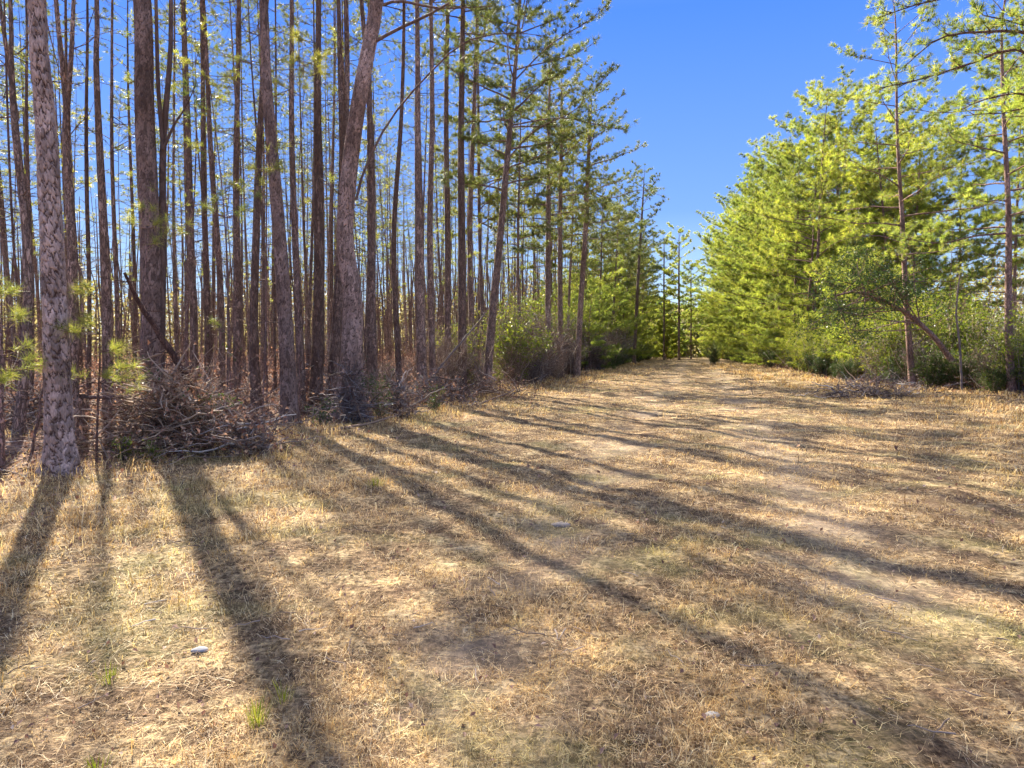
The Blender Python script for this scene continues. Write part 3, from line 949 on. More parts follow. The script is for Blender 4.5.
# thin poles everywhere between them
spots, tries = [], 0
while len(spots) < 150 and tries < 40000:
    tries += 1
    y = 10.5 + 55 * random.random() ** 1.1
    uu = -8.8 - 30 * random.random() ** 1.1
    x = uu + 0.29 * y
    px = 512 + F * x / y
    if not (-60 < px < 700): continue
    if far_enough(x, y, 0.9, occ):
        spots.append((x, y)); occ.append((x, y))
spread(pole_var, (M_bark_fine, M_needle_s), spots, 'pole-thin understory pine squeezed among the bigger trunks of the left stand', 'pole-thin pines among the left stand', (0.7, 1.15), 0.04, name='young_pine')
spots, tries = [], 0
while len(spots) < 34 and tries < 4000:
    tries += 1
    y = random.uniform(20, 44)
    x = edge_right(y) + random.uniform(1.5, 11) + 0.29 * y
    if far_enough(x, y, 0.9, occ):
        spots.append((x, y)); occ.append((x, y))
spread(pole_var, (M_bark_fine, M_needle_s), spots, 'thin understory pole tree in the shade of the right-hand trees', 'thin pole trees under the right-hand trees', (0.4, 0.8), 0.05, name='young_pine')
# left edge further along the track
spots = []
tries = 0
while len(spots) < 26 and tries < 9000:
    tries += 1
    y = random.uniform(30, 100)
    uu = edge_left(y) - random.uniform(0.2, 4.0)
    x = uu + 0.29 * y
    if far_enough(x, y, 2.0, occ):
        spots.append((x, y)); occ.append((x, y))
spread(edge_var, (M_bark, M_needle_l), spots, 'crowned pine at the left forest edge further along the track', 'pines along the left edge down the track', (0.8, 1.0))
# green young pines filling the left edge far along
spots = [(edge_left(y) - random.uniform(-0.2, 3) + 0.29 * y, y) for y in np.linspace(44, 110, 17)]
spread(young_var, (M_bark_fine, M_needle_r), spots, 'bushy young pine at the left edge where the track narrows', 'young pines where the track narrows', (0.7, 1.15), name='young_pine')
spots = [(edge_left(y) - random.uniform(1.5, 6) + 0.29 * y, y) for y in np.linspace(54, 92, 12)]
spread(young_var, (M_bark_fine, M_needle_r), spots, 'sunlit young pine glowing behind the outer trunks of the left stand', 'sunlit young pines behind the outer left trunks', (0.9, 1.3), name='young_pine')
# right wall of pines
spots = []
tries = 0
while len(spots) < 64 and tries < 30000:
    tries += 1
    y = 17 + 95 * random.random() ** 1.3
    uu = edge_right(y) + (2.0 if y < 55 else 1.0) + 11 * random.random() ** 1.7
    x = uu + 0.29 * y
    px = 512 + F * x / y
    if px > 1250: continue
    if y < 27 and uu < edge_right(y) + 4: continue
    if far_enough(x, y, 2.0, occ):
        spots.append((x, y)); occ.append((x, y))
hi = [q for q in spots if q[1] < 36 and q[0] / q[1] > 0.45]
spots = [q for q in spots if q not in hi]
spread(high_var, RM, hi, 'pine with a bare lower stem among the nearest right-hand trees', 'bare-footed pines among the nearest right-hand trees', (1.0, 1.22), 0.02)
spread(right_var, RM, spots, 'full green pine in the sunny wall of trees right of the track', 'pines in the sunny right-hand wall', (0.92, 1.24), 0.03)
spots = [(edge_right(y) + random.uniform(0.4, 2.2) + 0.29 * y, y) for y in np.linspace(34, 108, 16)]
spread(young_var, RM, spots, 'low bushy young pine skirting the right-hand wall of trees', 'young pines skirting the right-hand wall', (0.55, 1.0), name='young_pine')
# trees closing the view
spots = [(0.27 * y + random.uniform(-17, 18), y) for y in np.linspace(118, 185, 80)]
spread(far_var, RM, spots, 'distant young pine closing the end of the track', 'pines closing the end of the track', (1.0, 1.7), name='young_pine')
spots = [(0.285 * y + random.choice([-1, 1]) * random.uniform(2.2, 9) - (y - 95) * 0.05, y) for y in np.linspace(92, 135, 30)]
spread(far_var, RM, spots, 'bright bushy young pine crowding the bend of the far track', 'young pines crowding the far bend', (0.45, 0.95), name='young_pine')

# ------------------------------------------------------------------ shrubs
def shrub_mesh(h, spread_, stems, leafn, leafsz, tw=5):
    tm, lm = MB(), MB()
    C = []
    for _ in range(stems):
        a = random.uniform(0, 6.28)
        o = rng.normal(0, 0.12 * spread_, 3); o[2] = 0
        L = h * random.uniform(0.6, 1.15)
        out = random.uniform(0.1, 1.0) * spread_
        s = np.linspace(0, 1, 6)
        P = o + np.stack([math.cos(a) * out * s ** 1.3, math.sin(a) * out * s ** 1.3, L * s * (1 - 0.15 * s * out)], 1) + rng.normal(0, 0.035 * h, (6, 3)) * s[:, None]
        tm.tube(P, np.linspace(0.011, 0.003, 6) * (0.6 + 0.5 * h), 4)
        for k in range(tw):
            i = random.randint(1, 5)
            q = P[i]
            d = unit(1)[0] + np.array([0, 0, 0.5])
            l = h * random.uniform(0.1, 0.32)
            Q = np.array([q, q + d * l * 0.5 + rng.normal(0, 0.02, 3), q + d * l])
            tm.tube(Q, [0.005, 0.0035, 0.002], 3)
            for _j in range(2):
                q2 = Q[1 + _j]
                tm.tube(np.array([q2, q2 + unit(1)[0] * l * 0.4]), [0.003, 0.0015], 3)
            C.extend([Q[0] + (Q[2] - Q[0]) * t for t in (0.4, 0.7, 1.0)])
    C = np.array(C)
    if leafn:
        idx = rng.integers(0, len(C), leafn)
        leaves(lm, C[idx] + rng.normal(0, 0.06 * h ** 0.5, (leafn, 3)), np.full(leafn, leafsz), up=0.5)
    return tm, lm


def shrubs(kind, var, mats, spots, name, label, group, cat='shrub', srange=(0.7, 1.3)):
    protos = {}
    for (x, y) in spots:
        k = random.randrange(len(var))
        z = float(gz(x, y)) - 0.03
        s = random.uniform(*srange)
        rot = (0, 0, random.uniform(0, 6.28))
        if k not in protos:
            r = empty(name, (x, y, z))
            var[k][0].build('stems', mats[0], r)
            if var[k][1].n:
                var[k][1].build('foliage', mats[1], r, smooth=False)
            tag(r, label, cat, group)
            r.rotation_euler = rot
            r.scale = (s * random.uniform(.9, 1.3),) * 2 + (s,)
            protos[k] = r
        else:
            copy_thing(protos[k], (x, y, z), rot, (s * random.uniform(.9, 1.3),) * 2 + (s,))


twiggy = [shrub_mesh(1.6, 0.95, 46, 420, 0.05, 12) for _ in range(4)]
green = [shrub_mesh(1.6, 1.0, 30, 4200, 0.075, 7) for _ in range(3)]
yel = [shrub_mesh(2.2, 1.1, 30, 4200, 0.08, 7) for _ in range(3)]
brown = [shrub_mesh(0.8, 0.9, 22, 900, 0.06, 7) for _ in range(2)]


def along(edge, ys, lo, hi):
    return [(edge(y) + random.uniform(lo, hi) + 0.29 * y, y) for y in ys]


shrubs(0, twiggy, (M_twig, M_leaf_dry), along(edge_left, np.linspace(19, 56, 44), -2.6, 0.9), 'bare_shrub', 'bare grey-brown twiggy shrub along the left forest edge', 'bare shrubs along the left forest edge', srange=(0.6, 1.25))
shrubs(0, twiggy, (M_twig, M_leaf_dry), along(edge_left, np.linspace(29, 62, 18), -3.0, 0.3), 'bare_shrub', 'tall grey-brown thicket shrub at the left edge in the middle distance', 'tall thicket shrubs at the left edge in the middle distance', srange=(1.3, 2.1))
shrubs(0, yel, (M_twig, M_leaf_yel), along(edge_right, np.linspace(20, 36, 9), 2.0, 5.0), 'leafy_shrub', 'tall olive shrub standing in the shade behind the right-hand edge', 'tall olive shrubs behind the right-hand edge', srange=(1.0, 1.6))
shrubs(0, twiggy, (M_twig, M_leaf_dry), along(edge_right, np.linspace(19, 34, 10), 1.8, 5.0), 'bare_shrub', 'tall brown thicket shrub behind the right-hand edge', 'tall brown thicket shrubs behind the right-hand edge', srange=(1.3, 2.1))
shrubs(0, yel, (M_twig, M_leaf_yel), along(edge_left, np.linspace(33, 66, 9), -3.6, -1.0), 'leafy_shrub', 'tall pale green shrub rising from the thicket on the left', 'tall pale green shrubs in the left thicket', srange=(1.3, 1.9))
shrubs(0, green, (M_twig, M_leaf_dark), along(edge_left, np.linspace(46, 100, 13), -0.5, 1.2), 'evergreen_shrub', 'dark green shrub at the left edge far down the track', 'dark shrubs on the left far down the track', srange=(0.8, 1.4))
shrubs(0, yel, (M_twig, M_leaf_yel), along(edge_left, np.r_[np.linspace(24, 45, 7), np.linspace(48, 90, 12)], -3.5, 0.2), 'leafy_shrub', 'yellow-green leafy shrub behind the bare shrubs on the left', 'yellow-green shrubs on the left', srange=(0.7, 1.4))
shrubs(0, green, (M_twig, M_leaf_dark), along(edge_right, np.r_[np.linspace(18, 42, 26), np.linspace(45, 95, 9)], 0.1, 1.8), 'evergreen_shrub', 'dark green shrub at the foot of the right-hand trees', 'dark shrubs at the foot of the right-hand trees', srange=(0.45, 0.95))
shrubs(0, twiggy, (M_twig, M_leaf_dry), along(edge_right, np.linspace(17, 40, 9), 0.4, 2.8), 'bare_shrub', 'bare twiggy shrub at the foot of the right-hand trees', 'bare shrubs at the foot of the right-hand trees', srange=(0.6, 1.3))
shrubs(0, yel, (M_twig, M_leaf_yel), along(edge_right, np.r_[np.linspace(19, 27, 4), np.linspace(28, 45, 13), np.linspace(48, 100, 18)], 0.3, 3.0), 'leafy_shrub', 'yellow-green leafy shrub in the undergrowth right of the track', 'yellow-green shrubs right of the track', srange=(0.7, 1.5))
x1, y1 = ground_at(713, 363)
shrubs(0, green[:1], (M_twig, M_leaf_dark), [(x1 * 0.9, y1 * 0.9)], 'evergreen_shrub', 'small rounded dark shrub standing alone beside the far track', None, srange=(1.0, 1.1))

# ------------------------------------------------------------------ far woods seen between the trunks
mb = MB()
n = 170000
a = rng.uniform(R(-62), R(70), n)
rr = rng.uniform(78, 135, n)
keep = ~((a > R(11)) & (a < R(20))) | (rr > 112)
a, rr = a[keep], rr[keep]
top = 9.0 + 2.5 * np.sin(a * 23) * np.sin(a * 7 + 1) + 1.5 * np.sin(a * 61) + 3.0 * (a > R(20))
zz = top * rng.uniform(0, 1, len(a)) ** 1.5
leaves(mb, np.stack([rr * np.sin(a), rr * np.cos(a), zz], 1), np.full(len(a), 0.42), up=0.4, aspect=0.7, mi=0)
for _ in range(900):
    a = random.uniform(R(-60), R(9)); q = random.uniform(72, 135)
    H_ = random.uniform(9, 17)
    p = np.array([q * math.sin(a), q * math.cos(a), 0])
    if U(p[0], p[1]) > -9: continue
    mb.tube(np.array([p, p + [random.gauss(0, .3), 0, H_ * .5], p + [random.gauss(0, .5), 0, H_]]), [0.13, 0.10, 0.03], 4, 1)
tag(mb.build('distant_woods', [M_leaf_far, M_bark], smooth=False), 'low far-off woods of thin trunks and pale scrub seen through the stand', 'woods', kind='stuff')

# low scrub and dead sticks all over the floor of the stand
mb = MB()
n = 90000
y = 13 + 75 * rng.uniform(0, 1, n) ** 1.3
uu = -9.2 - 42 * rng.uniform(0, 1, n)
x = uu + 0.29 * y
cl = 0.5 + 0.5 * np.sin(x * 1.1 + 2 * np.sin(y * 0.7)) * np.sin(y * 0.9 + x * 0.4)
keep = (rng.uniform(0, 1, n) < 0.15 + 0.85 * cl) & (np.abs(x / y) < 1.0)
x, y, cl = x[keep], y[keep], cl[keep]
zz = gz(x, y) + (0.2 + 1.5 * cl) * rng.uniform(0, 1, len(x)) ** 1.8
leaves(mb, np.stack([x, y, zz], 1), 0.05 + 0.0022 * y, up=0.6, aspect=0.55, mi=0)
n = 26000
y = 17 + 60 * rng.uniform(0, 1, n) ** 1.3
x = edge_right(y) + 0.6 + 16 * rng.uniform(0, 1, n) ** 1.2 + 0.29 * y
cl = 0.5 + 0.5 * np.sin(x * 1.3 + 2 * np.sin(y * 0.9)) * np.sin(y * 1.1 + x * 0.4)
keep = rng.uniform(0, 1, n) < 0.2 + 0.8 * cl
x, y, cl = x[keep], y[keep], cl[keep]
zz = gz(x, y) + (0.2 + 1.5 * cl) * rng.uniform(0, 1, len(x)) ** 1.6
leaves(mb, np.stack([x, y, zz], 1), 0.06 + 0.0022 * y, up=0.6, aspect=0.55, mi=0)
for _ in range(700):
    y = random.uniform(17, 50)
    x = edge_right(y) + random.uniform(0.2, 9) + 0.29 * y
    L = random.uniform(0.6, 2.6)
    p = np.array([x, y, float(gz(x, y))])
    d = np.array([random.gauss(0, .4), random.gauss(0, .4), random.uniform(0.5, 1)])
    mb.tube(np.array([p, p + d * L * .5 + rng.normal(0, .08, 3), p + d * L]), np.array([0.014, 0.010, 0.004]) * (1 + y / 60), 3, 1)
for _ in range(2600):
    y = 12 + 60 * random.random() ** 1.3
    x = -9.2 - 34 * random.random() + 0.29 * y
    if abs(x / y) > 1: continue
    L = random.uniform(0.4, 2.2)
    p = np.array([x, y, float(gz(x, y))])
    d = np.array([random.gauss(0, .5), random.gauss(0, .5), random.uniform(0.3, 1)])
    mb.tube(np.array([p, p + d * L * .5 + rng.normal(0, .06, 3), p + d * L]), np.array([0.012, 0.009, 0.004]) * (1 + y / 40), 3, 1)
tag(mb.build('undergrowth', [M_leaf_dry, M_twig], smooth=False), 'dry brown undergrowth covering the floor beneath the trees on both sides', 'undergrowth', kind='stuff')

# ------------------------------------------------------------------ brush pile and fallen wood
def brush(name, px, D, W, Hh, Dp, ntw, nlf, label, leafmat=M_leaf_dry):
    bx, by = (px - 512) / F * D, D
    r = empty(name, (bx, by, float(gz(bx, by))))
    tm, lm = MB(), MB()
    C = []
    for _ in range(ntw):
        p = np.array([random.gauss(0, 0.36) * W, random.gauss(0, 0.36) * Dp, 0])
        env = math.exp(-(p[0] / W) ** 2 * 1.6 - (p[1] / Dp) ** 2 * 1.6)
        p[2] = random.random() ** 1.2 * Hh * env
        d = unit(1)[0]; d[2] = d[2] * 0.55 + 0.12
        L = random.uniform(0.25, 1.0)
        s = np.linspace(0, 1, 6)[:, None]
        P = p + d * L * s + np.cumsum(rng.normal(0, 0.03, (6, 3)), 0)
        P[:, 2] = np.maximum(P[:, 2], 0.01)
        tm.tube(P, np.linspace(1, 0.35, 6) * random.choice([0.003, 0.004, 0.006, 0.008, 0.013, 0.02]), 4)
        for _k in range(2):
            q = P[random.randint(2, 5)]
            tm.tube(np.array([q, q + unit(1)[0] * L * 0.22 + [0, 0, 0.03]]), [0.003, 0.0015], 3)
        C.extend(P[2:])
    C = np.array(C)
    idx = rng.integers(0, len(C), nlf)
    leaves(lm, C[idx] + rng.normal(0, 0.05, (nlf, 3)), np.full(nlf, 0.075), up=0.2, aspect=0.5, fold=0.35)
    tm.build('dead_twigs', M_twig, r)
    lm.build('dead_leaves', leafmat, r, smooth=False)
    tag(r, label, 'brush pile')
    return r


brush('brush_pile', 168, 9.7, 1.4, 1.2, 0.6, 950, 1900, 'heap of dead branches and curled brown leaves between the two nearest left pines')
brush('brush_pile', 246, 9.6, 0.42, 0.62, 0.35, 170, 700, 'small dark clump of dead twigs at the right end of the heap')
brush('brush_pile', 432, 17.5, 1.3, 0.95, 0.7, 330, 900, 'low reddish brush heap under the straight dark pine in mid-stand')
brush('brush_pile', 350, 13.75, 0.42, 1.25, 0.3, 260, 350, 'dark upright tangle of vines and twigs around the foot of the sweeping big pine', M_leaf_dry)
brush('brush_pile', 392, 15.0, 0.9, 0.9, 0.6, 240, 450, 'waist-high tangle of dead twigs just right of the sweeping big pine')
brush('brush_pile', 490, 20.5, 1.6, 0.7, 0.8, 260, 500, 'low tangle of dead brush round the foot of the leaning edge pine')
brush('brush_pile', 330, 15.2, 1.5, 0.6, 0.6, 260, 700, 'thin scatter of dead brush behind the foot of the sweeping big pine')
brush('brush_pile', 38, 12.5, 1.3, 0.6, 0.8, 420, 900, 'scattered dead branches behind the scaly pine at the left margin')
brush('brush_pile', 875, 20.5, 2.6, 0.6, 0.7, 420, 500, 'tangle of dry brush at the foot of the right-hand trees')


def stick(name, pts, rads, label, cat, m=M_twig, side=0, k=8):
    """pts: (px,py,D)"""
    P = np.array([at(*p) for p in pts])
    b = P[0].copy()
    r = empty(name, b)
    tm = MB()
    pth = smooth_path(P - b, 18)
    pth += rng.normal(0, 0.006, pth.shape)
    tm.tube(pth, np.interp(np.linspace(0, 1, 18), np.linspace(0, 1, len(rads)), rads), k, rough=0.08)
    tm.build('main_stem', m, r)
    if side:
        sm = MB()
        for _ in range(side):
            q = pth[random.randint(4, 17)]
            l = random.uniform(0.2, 0.7)
            d = unit(1)[0]
            (tm2 := MB()).tube(np.array([q, q + d * l * .5 + rng.normal(0, .03, 3), q + d * l]), [0.008, 0.005, 0.002], 4)
            tm2.build('side_twig', m, r)
    tag(r, label, cat)


stick('dead_branch', [(212, 424, 10.2), (188, 380, 10.1), (160, 335, 10.0), (140, 305, 9.9), (124, 272, 9.8)], [0.06, 0.055, 0.045, 0.02], 'dark dead branch slanting up out of the heap across the thick grey pine', 'dead branch', M_dark_wood, 8)
stick('fallen_branch', [(118, 378, 11.8), (140, 362, 11.6), (165, 352, 11.4)], [0.03, 0.02, 0.01], 'pale broken branch lying across the heap below the thick grey pine', 'branch', M_twig, 4)
stick('fallen_log', [(78, 398, 10.8), (120, 397, 10.9), (170, 399, 11.0)], [0.035, 0.03, 0.02], 'thin dark horizontal pole behind the heap', 'pole', M_bark_fine, 3)
stick('fallen_branch', [(300, 434, 12.2), (345, 428, 12.4), (385, 419, 12.9), (398, 414, 13.4)], [0.035, 0.03, 0.02, 0.012], 'grey fallen branch lying at the foot of the sweeping big pine', 'branch', M_twig, 6)
stick('fallen_branch', [(236, 440, 11.6), (270, 426, 11.8), (305, 421, 12.0), (320, 410, 12.1)], [0.018, 0.014, 0.008], 'bundle of pale bent twigs left of the fallen grey branch', 'branch', M_twig, 16)
stick('dead_branch', [(420, 394, 19.0), (450, 355, 19.2), (476, 325, 19.4), (496, 298, 19.4)], [0.04, 0.03, 0.01], 'long bare branch slanting right towards the leaning edge pine', 'dead branch', M_twig, 10)
stick('dead_branch', [(478, 405, 18.4), (500, 396, 18.6), (530, 384, 19.0)], [0.03, 0.02, 0.01], 'low curved dead branch at the foot of the leaning edge pine', 'dead branch', M_twig, 6)
stick('dead_sapling', [(27, 470, 8.4), (36, 430, 8.5), (42, 395, 8.6), (48, 360, 8.8)], [0.02, 0.016, 0.008], 'thin dead sapling leaning beside the scaly plated pine', 'dead sapling', M_bark_fine, 5)
stick('tree_stump', [(82, 452, 9.7), (81, 420, 9.7), (82, 396, 9.7)], [0.10, 0.085, 0.08], 'short snapped trunk stump left of the heap', 'stump', M_bark, 0, 12)
stick('dead_sapling', [(2, 475, 8.2), (1, 400, 8.2), (2, 330, 8.3)], [0.035, 0.03, 0.02], 'slim dark stem cut by the left margin', 'dead sapling', M_bark_fine, 2)
stick('fallen_stick', [(520, 508, 6.5), (528, 504, 6.55), (538, 503, 6.6)], [0.012, 0.01, 0.006], 'short dark stick lying in the grass by the track', 'stick', M_bark_fine, 0)
stick('fallen_stick', [(388, 470, 8.6), (402, 482, 8.1), (412, 492, 7.7)], [0.006, 0.006, 0.004], 'thin pale curved twig lying in mid-clearing grass', 'stick', M_twig, 2)
stick('fallen_stick', [(192, 558, 4.95), (215, 551, 5.1), (238, 543, 5.3)], [0.005, 0.004, 0.003], 'thin straw-grey twig lying in the left foreground grass', 'stick', M_twig, 2)


# ------------------------------------------------------------------ saplings with long needle sprays
def sapling(stem, sprays, D, label, nm=M_needle_s, nl=0.16):
    P = np.array([at(p[0], p[1], D) for p in stem])
    P[0][2] = float(gz(P[0][0], D)) - 0.03
    b = P[0].copy()
    r = empty('pine_sapling', b)
    tm, cm = MB(), MB()
    pth = smooth_path(P - b, 14)
    tm.tube(pth, np.linspace(0.016, 0.005, 14), 6)
    C, Dn = [], []
    for (px, py, dz, n) in list(sprays) + [(a + random.uniform(-16, 16), b_ + random.uniform(-12, 12), c + random.uniform(-.2, .2), d) for (a, b_, c, d) in sprays]:
        e = at(px, py, D + dz) - b
        j = int(np.argmin(np.abs(pth[:, 2] - (e[2] - 0.12))))
        q = smooth_path(np.array([pth[j], pth[j] * 0.45 + e * 0.55 + [0, 0, -0.03], e]), 7)
        tm.tube(q, np.linspace(0.007, 0.003, 7), 4)
        d = (q[-1] - q[-2]); d /= np.linalg.norm(d) + 1e-9
        for k in range(n):
            t = random.uniform(0.5, 1)
            C.append(q[0] + (q[-1] - q[0]) * t); Dn.append(d * 0.9 + np.array([0, 0, 0.2]))
    C.append(pth[-1]); Dn.append(np.array([0, 0, 1.0]))
    needles(cm, np.array(C), np.array(Dn), 24, nl * 1.15, 0.0045, 1.5)
    tm.build('trunk', M_bark_fine, r)
    cm.build('crown', nm, r, smooth=False)
    tag(r, label, 'pine sapling')


sapling([(96, 462), (98, 400), (100, 350), (96, 290), (84, 250)], [(80, 320, -.7, 5), (60, 330, -.8, 4), (125, 345, 0, 5), (84, 283, -.2, 5), (110, 372, 0, 5), (135, 366, .2, 4), (60, 375, -.6, 4), (140, 388, .2, 3)], 8.6, 'young pine with soft green needle sprays reaching in front of the scaly plated pine')
sapling([(-6, 480), (-4, 400), (2, 330), (0, 280)], [(22, 310, 0, 4), (28, 345, 0, 4), (12, 372, 0, 5), (14, 290, 0, 4), (38, 366, 0, 3)], 7.9, 'young pine with yellowish sprays at the left margin')
sapling([(140, 440), (142, 340), (146, 260), (152, 190)], [(128, 222, -.2, 4), (170, 216, 0, 5), (160, 238, -.5, 5), (140, 206, 0, 4), (182, 232, 0, 3)], 10.8, 'tall thin sapling with a bright needle spray before the thick grey pine')
sapling([(226, 420), (228, 320), (226, 240), (230, 180)], [(205, 206, 0, 4), (248, 205, 0, 5), (218, 192, 0, 4), (240, 214, 0, 3), (214, 320, 0, 3)], 12.4, 'thin sapling with pale sprays right of the forked companion stem')
sapling([(262, 425), (266, 300), (262, 200), (268, 150)], [(245, 166, 0, 3), (285, 168, 0, 5), (262, 178, 0, 4), (278, 150, 0, 3)], 12.6, 'thin sapling with sprays beside the tall rough-barked pine')
sapling([(300, 425), (298, 200), (304, 90), (302, 40)], [(285, 62, 0, 9), (318, 58, 0, 9), (300, 40, 0, 9), (330, 75, 0, 7), (272, 78, 0, 7), (306, 82, 0, 6)], 14.6, 'slender young pine with a pale yellow-green top in front of the straight mossy-foot pine', nl=0.22)


def holly(px, D, h, label, lm_=None):
    x, y = (px - 512) / F * D, D
    tm, lm = shrub_mesh(h, h * 0.6, 9, int(420 * min(1, h)), 0.055, 6)
    r = empty('evergreen_shrub', (x, y, float(gz(x, y))))
    tm.build('stems', M_twig, r)
    lm.build('foliage', lm_ or M_leaf_dark, r, smooth=False)
    tag(r, label, 'shrub')


holly(380, 14.0, 0.95, 'small glossy green shrub right beside the foot of the sweeping big pine')
holly(322, 13.0, 0.45, 'low green seedling bush left of the foot of the sweeping big pine')
holly(435, 15.6, 0.5, 'low green seedling bush in front of the reddish brush heap')
holly(158, 11.3, 1.5, 'thin green bush in front of the thick grey pine trunk')
holly(118, 8.9, 0.3, 'tiny green bush at the grassy edge of the heap, right of the scaly pine', M_leaf_yel)
holly(146, 8.8, 0.25, 'tiny yellowish bush at the grassy edge below the middle of the heap', M_leaf_yel)
holly(205, 9.9, 0.8, 'dull green bush growing up through the right part of the heap')


# ------------------------------------------------------------------ arching broadleaf tree on the right
def arching():
    D = 24.0
    pts = [(974, 392), (955, 365), (932, 335), (905, 312), (880, 300), (855, 292), (835, 296)]
    P = np.array([at(p[0], p[1], D) for p in pts])
    P[0][2] = float(gz(P[0][0], D)) - 0.05
    b = P[0].copy()
    r = empty('broadleaf_tree', b)
    tm, lm = MB(), MB()
    pth = smooth_path(P - b, 24)
    tm.tube(pth, np.linspace(0.13, 0.035, 24), 8, rough=0.06)
    C = []
    ends = [(905, 262), (870, 248), (845, 262), (825, 280), (812, 300), (862, 278), (835, 310), (818, 318), (850, 325), (890, 280), (930, 270), (945, 300), (920, 285), (806, 326), (842, 340), (880, 262)]
    for (px, py) in ends * 2:
        e = at(px + random.uniform(-12, 12), py + random.uniform(-8, 8), D + random.uniform(-2.0, 1.6)) - b
        j = random.randint(9, 23)
        q = smooth_path(np.array([pth[j], (pth[j] + e) / 2 + rng.normal(0, 0.15, 3), e]), 8)
        tm.tube(q, np.linspace(0.028, 0.006, 8), 5)
        for k in range(9):
            p0 = q[random.randint(3, 7)]
            p1 = p0 + rng.normal(0, 0.38, 3)
            tm.tube(np.array([p0, p1]), [0.006, 0.002], 3)
            C.append(p1); C.append((p0 + p1) / 2)
    C = np.array(C)
    idx = rng.integers(0, len(C), 9000)
    leaves(lm, C[idx] + rng.normal(0, 0.14, (9000, 3)), np.full(9000, 0.085), up=0.7)
    tm.build('trunk', M_bark_fine, r)
    lm.build('crown', M_leaf_dark, r, smooth=False)
    tag(r, 'dark small-leaved tree arching left behind the spindly right-hand pine', 'broadleaf tree')


arching()
stick('dead_sapling', [(962, 390, 22), (960, 350, 22), (956, 310, 22), (960, 275, 22)], [0.04, 0.035, 0.02], 'pale bare sapling standing under the right-hand trees', 'dead sapling', M_twig, 10)


# ------------------------------------------------------------------ small things in the grass
def tuft(px, py, h, n, label, m=M_tuft, spread_=0.05, wd=0.004):
    x, y = ground_at(px, py)
    r_ = MB()
    a = rng.uniform(0, 6.28, n)
    rr_ = rng.uniform(0, spread_, n)
    o = np.stack([rr_ * np.cos(a), rr_ * np.sin(a), np.full(n, -0.01)], 1)
    d = np.stack([np.cos(a) * rng.uniform(0, .6, n), np.sin(a) * rng.uniform(0, .6, n), np.ones(n)], 1)
    hh = (h * rng.uniform(0.5, 1.1, n))[:, None]
    s = np.stack([-np.sin(a), np.cos(a), np.zeros(n)], 1) * wd / 2
    mid = o + d * hh * 0.6
    tip = mid + d * np.array([1.6, 1.6, 0.9]) * hh * 0.4
    v = np.stack([o - s, o + s, mid + s, mid - s, tip], 1).reshape(-1, 3)
    k = np.arange(n)[:, None] * 5
    r_.faces(v, k + np.array([[0, 1, 2, 3]]))
    r_.f.append(k + np.array([[3, 2, 4]])); r_.m.append(np.zeros(n, np.int32))
    ob = r_.build('grass_tuft', m, smooth=False)
    ob.location = (x, y, float(gz(x, y)))
    tag(ob, label, 'grass tuft')


tuft(257, 722, 0.12, 60, 'bright yellow-green grass tuft in the left foreground', spread_=0.035, wd=0.003)
tuft(284, 700, 0.10, 22, 'thin greenish-gold grass tuft right of the bright foreground tuft', spread_=0.03, wd=0.003)
tuft(109, 682, 0.10, 34, 'dull green grass tuft at lower left', spread_=0.05, wd=0.003)
tuft(375, 487, 0.14, 60, 'green grass tuft in the sunny strip below the fallen grey branch', spread_=0.12)
tuft(96, 768, 0.08, 30, 'small green tuft at the bottom left', spread_=0.04, wd=0.003)


def stone(px, py, s, label, col):
    x, y = ground_at(px, py)
    m, nt, out = mat('pale_stone')
    tc = N(nt, 'ShaderNodeTexCoord')
    ns = N(nt, 'ShaderNodeTexNoise', Scale=30.0, Detail=5.0)
    nt.links.new(tc.outputs['Object'], ns.inputs['Vector'])
    b = N(nt, 'ShaderNodeBsdfPrincipled', Roughness=0.9)
    nt.links.new(ramp(nt, ns.outputs['Fac'], [(0.3, tuple(c * 0.6 for c in col)), (0.7, col)]), b.inputs['Base Color'])
    nt.links.new(b.outputs[0], out.inputs['Surface'])
    mb = MB()
    nu, nv = 16, 9
    th = np.arange(nu) * 2 * math.pi / nu
    vs = []
    for j in range(nv):
        ph = -math.pi / 2 + math.pi * (j + .02) / (nv - 1 + .04)
        vs.append(np.stack([np.cos(th) * math.cos(ph) * s, np.sin(th) * math.cos(ph) * s * .6, np.full(nu, math.sin(ph) * s * .3)], 1))
    v = np.concatenate(vs)
    v *= (1 + 0.14 * np.sin(v[:, :1] * 60 + 1) * np.sin(v[:, 1:2] * 75) + rng.normal(0, 0.03, (len(v), 1)))
    i = np.arange(nv - 1)[:, None] * nu
    j = np.arange(nu)[None]
    mb.faces(v, np.stack([i + j, i + (j + 1) % nu, i + nu + (j + 1) % nu, i + nu + j], -1).reshape(-1, 4))
    o = mb.build('pale_stone', m)
    o.location = (x, y, float(gz(x, y)) + s * 0.02)
    tag(o, label, 'stone')


stone(200, 652, 0.045, 'pale grey stone half hidden in shaded left foreground grass', (0.34, 0.34, 0.35))
stone(561, 521, 0.09, 'flat pale stone in grass left of the track', (0.36, 0.30, 0.25))
stone(712, 716, 0.035, 'tiny whitish stone in the sunny grass at bottom centre-right', (0.6, 0.56, 0.5))

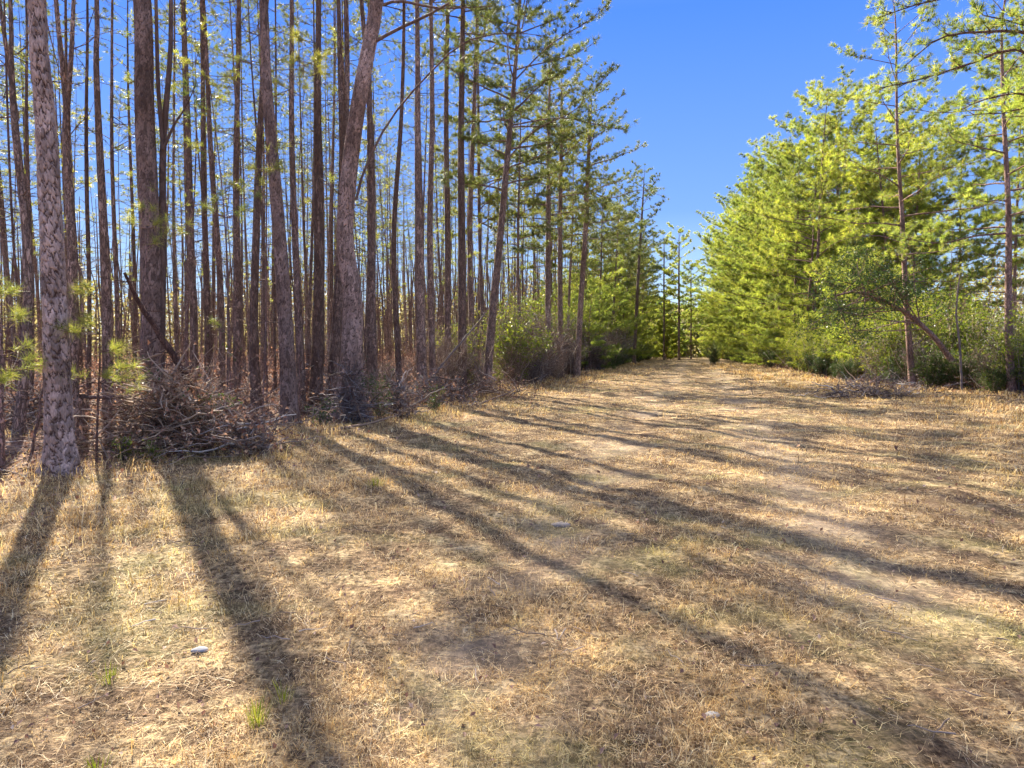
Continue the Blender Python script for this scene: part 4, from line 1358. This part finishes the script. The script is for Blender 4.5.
# ------------------------------------------------------------------ light
AZ = -math.atan((512 - 115) / F)
EL = R(36)
sd = bpy.data.lights.new('sun', 'SUN')
sun = bpy.data.objects.new('sun', sd)
COL.objects.link(sun)
dv = np.array([math.sin(AZ) * math.cos(EL), math.cos(AZ) * math.cos(EL), math.sin(EL)])
from mathutils import Vector
sun.rotation_euler = Vector(dv).to_track_quat('Z', 'Y').to_euler()
sun.location = (0, 0, 60)
sd.energy = 5.0
sd.angle = R(0.8)
sd.color = (1.0, 0.90, 0.74)

w = bpy.data.worlds.new('World')
SC.world = w
w.use_nodes = True
nt = w.node_tree
bg = nt.nodes['Background']
sky = nt.nodes.new('ShaderNodeTexSky')
sky.sky_type = 'NISHITA'
sky.sun_disc = False
sky.sun_elevation = EL
sky.sun_rotation = AZ
sky.air_density = 1.0
sky.dust_density = 0.0
sky.ozone_density = 2.0
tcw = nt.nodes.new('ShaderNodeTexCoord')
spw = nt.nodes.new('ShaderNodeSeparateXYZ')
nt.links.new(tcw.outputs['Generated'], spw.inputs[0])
# clear winter blue ramp over Nishita; unseen zenith brightened to lift the shadows
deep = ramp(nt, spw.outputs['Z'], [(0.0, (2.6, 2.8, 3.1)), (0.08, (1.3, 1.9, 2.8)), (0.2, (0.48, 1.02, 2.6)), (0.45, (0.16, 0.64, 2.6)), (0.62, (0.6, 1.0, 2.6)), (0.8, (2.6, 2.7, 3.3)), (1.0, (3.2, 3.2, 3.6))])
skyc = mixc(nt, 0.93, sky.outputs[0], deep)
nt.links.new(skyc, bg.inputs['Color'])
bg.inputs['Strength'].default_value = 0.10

SC.view_settings.view_transform = 'Standard'
SC.view_settings.look = 'None'
SC.view_settings.exposure = 2.02
SC.view_settings.gamma = 1.0
SC.cycles.max_bounces = 5
SC.cycles.diffuse_bounces = 3
SC.cycles.glossy_bounces = 2
SC.cycles.transmission_bounces = 3
SC.cycles.transparent_max_bounces = 4
SC.cycles.use_denoising = True
SC.cycles.use_adaptive_sampling = True
SC.cycles.adaptive_threshold = 0.03
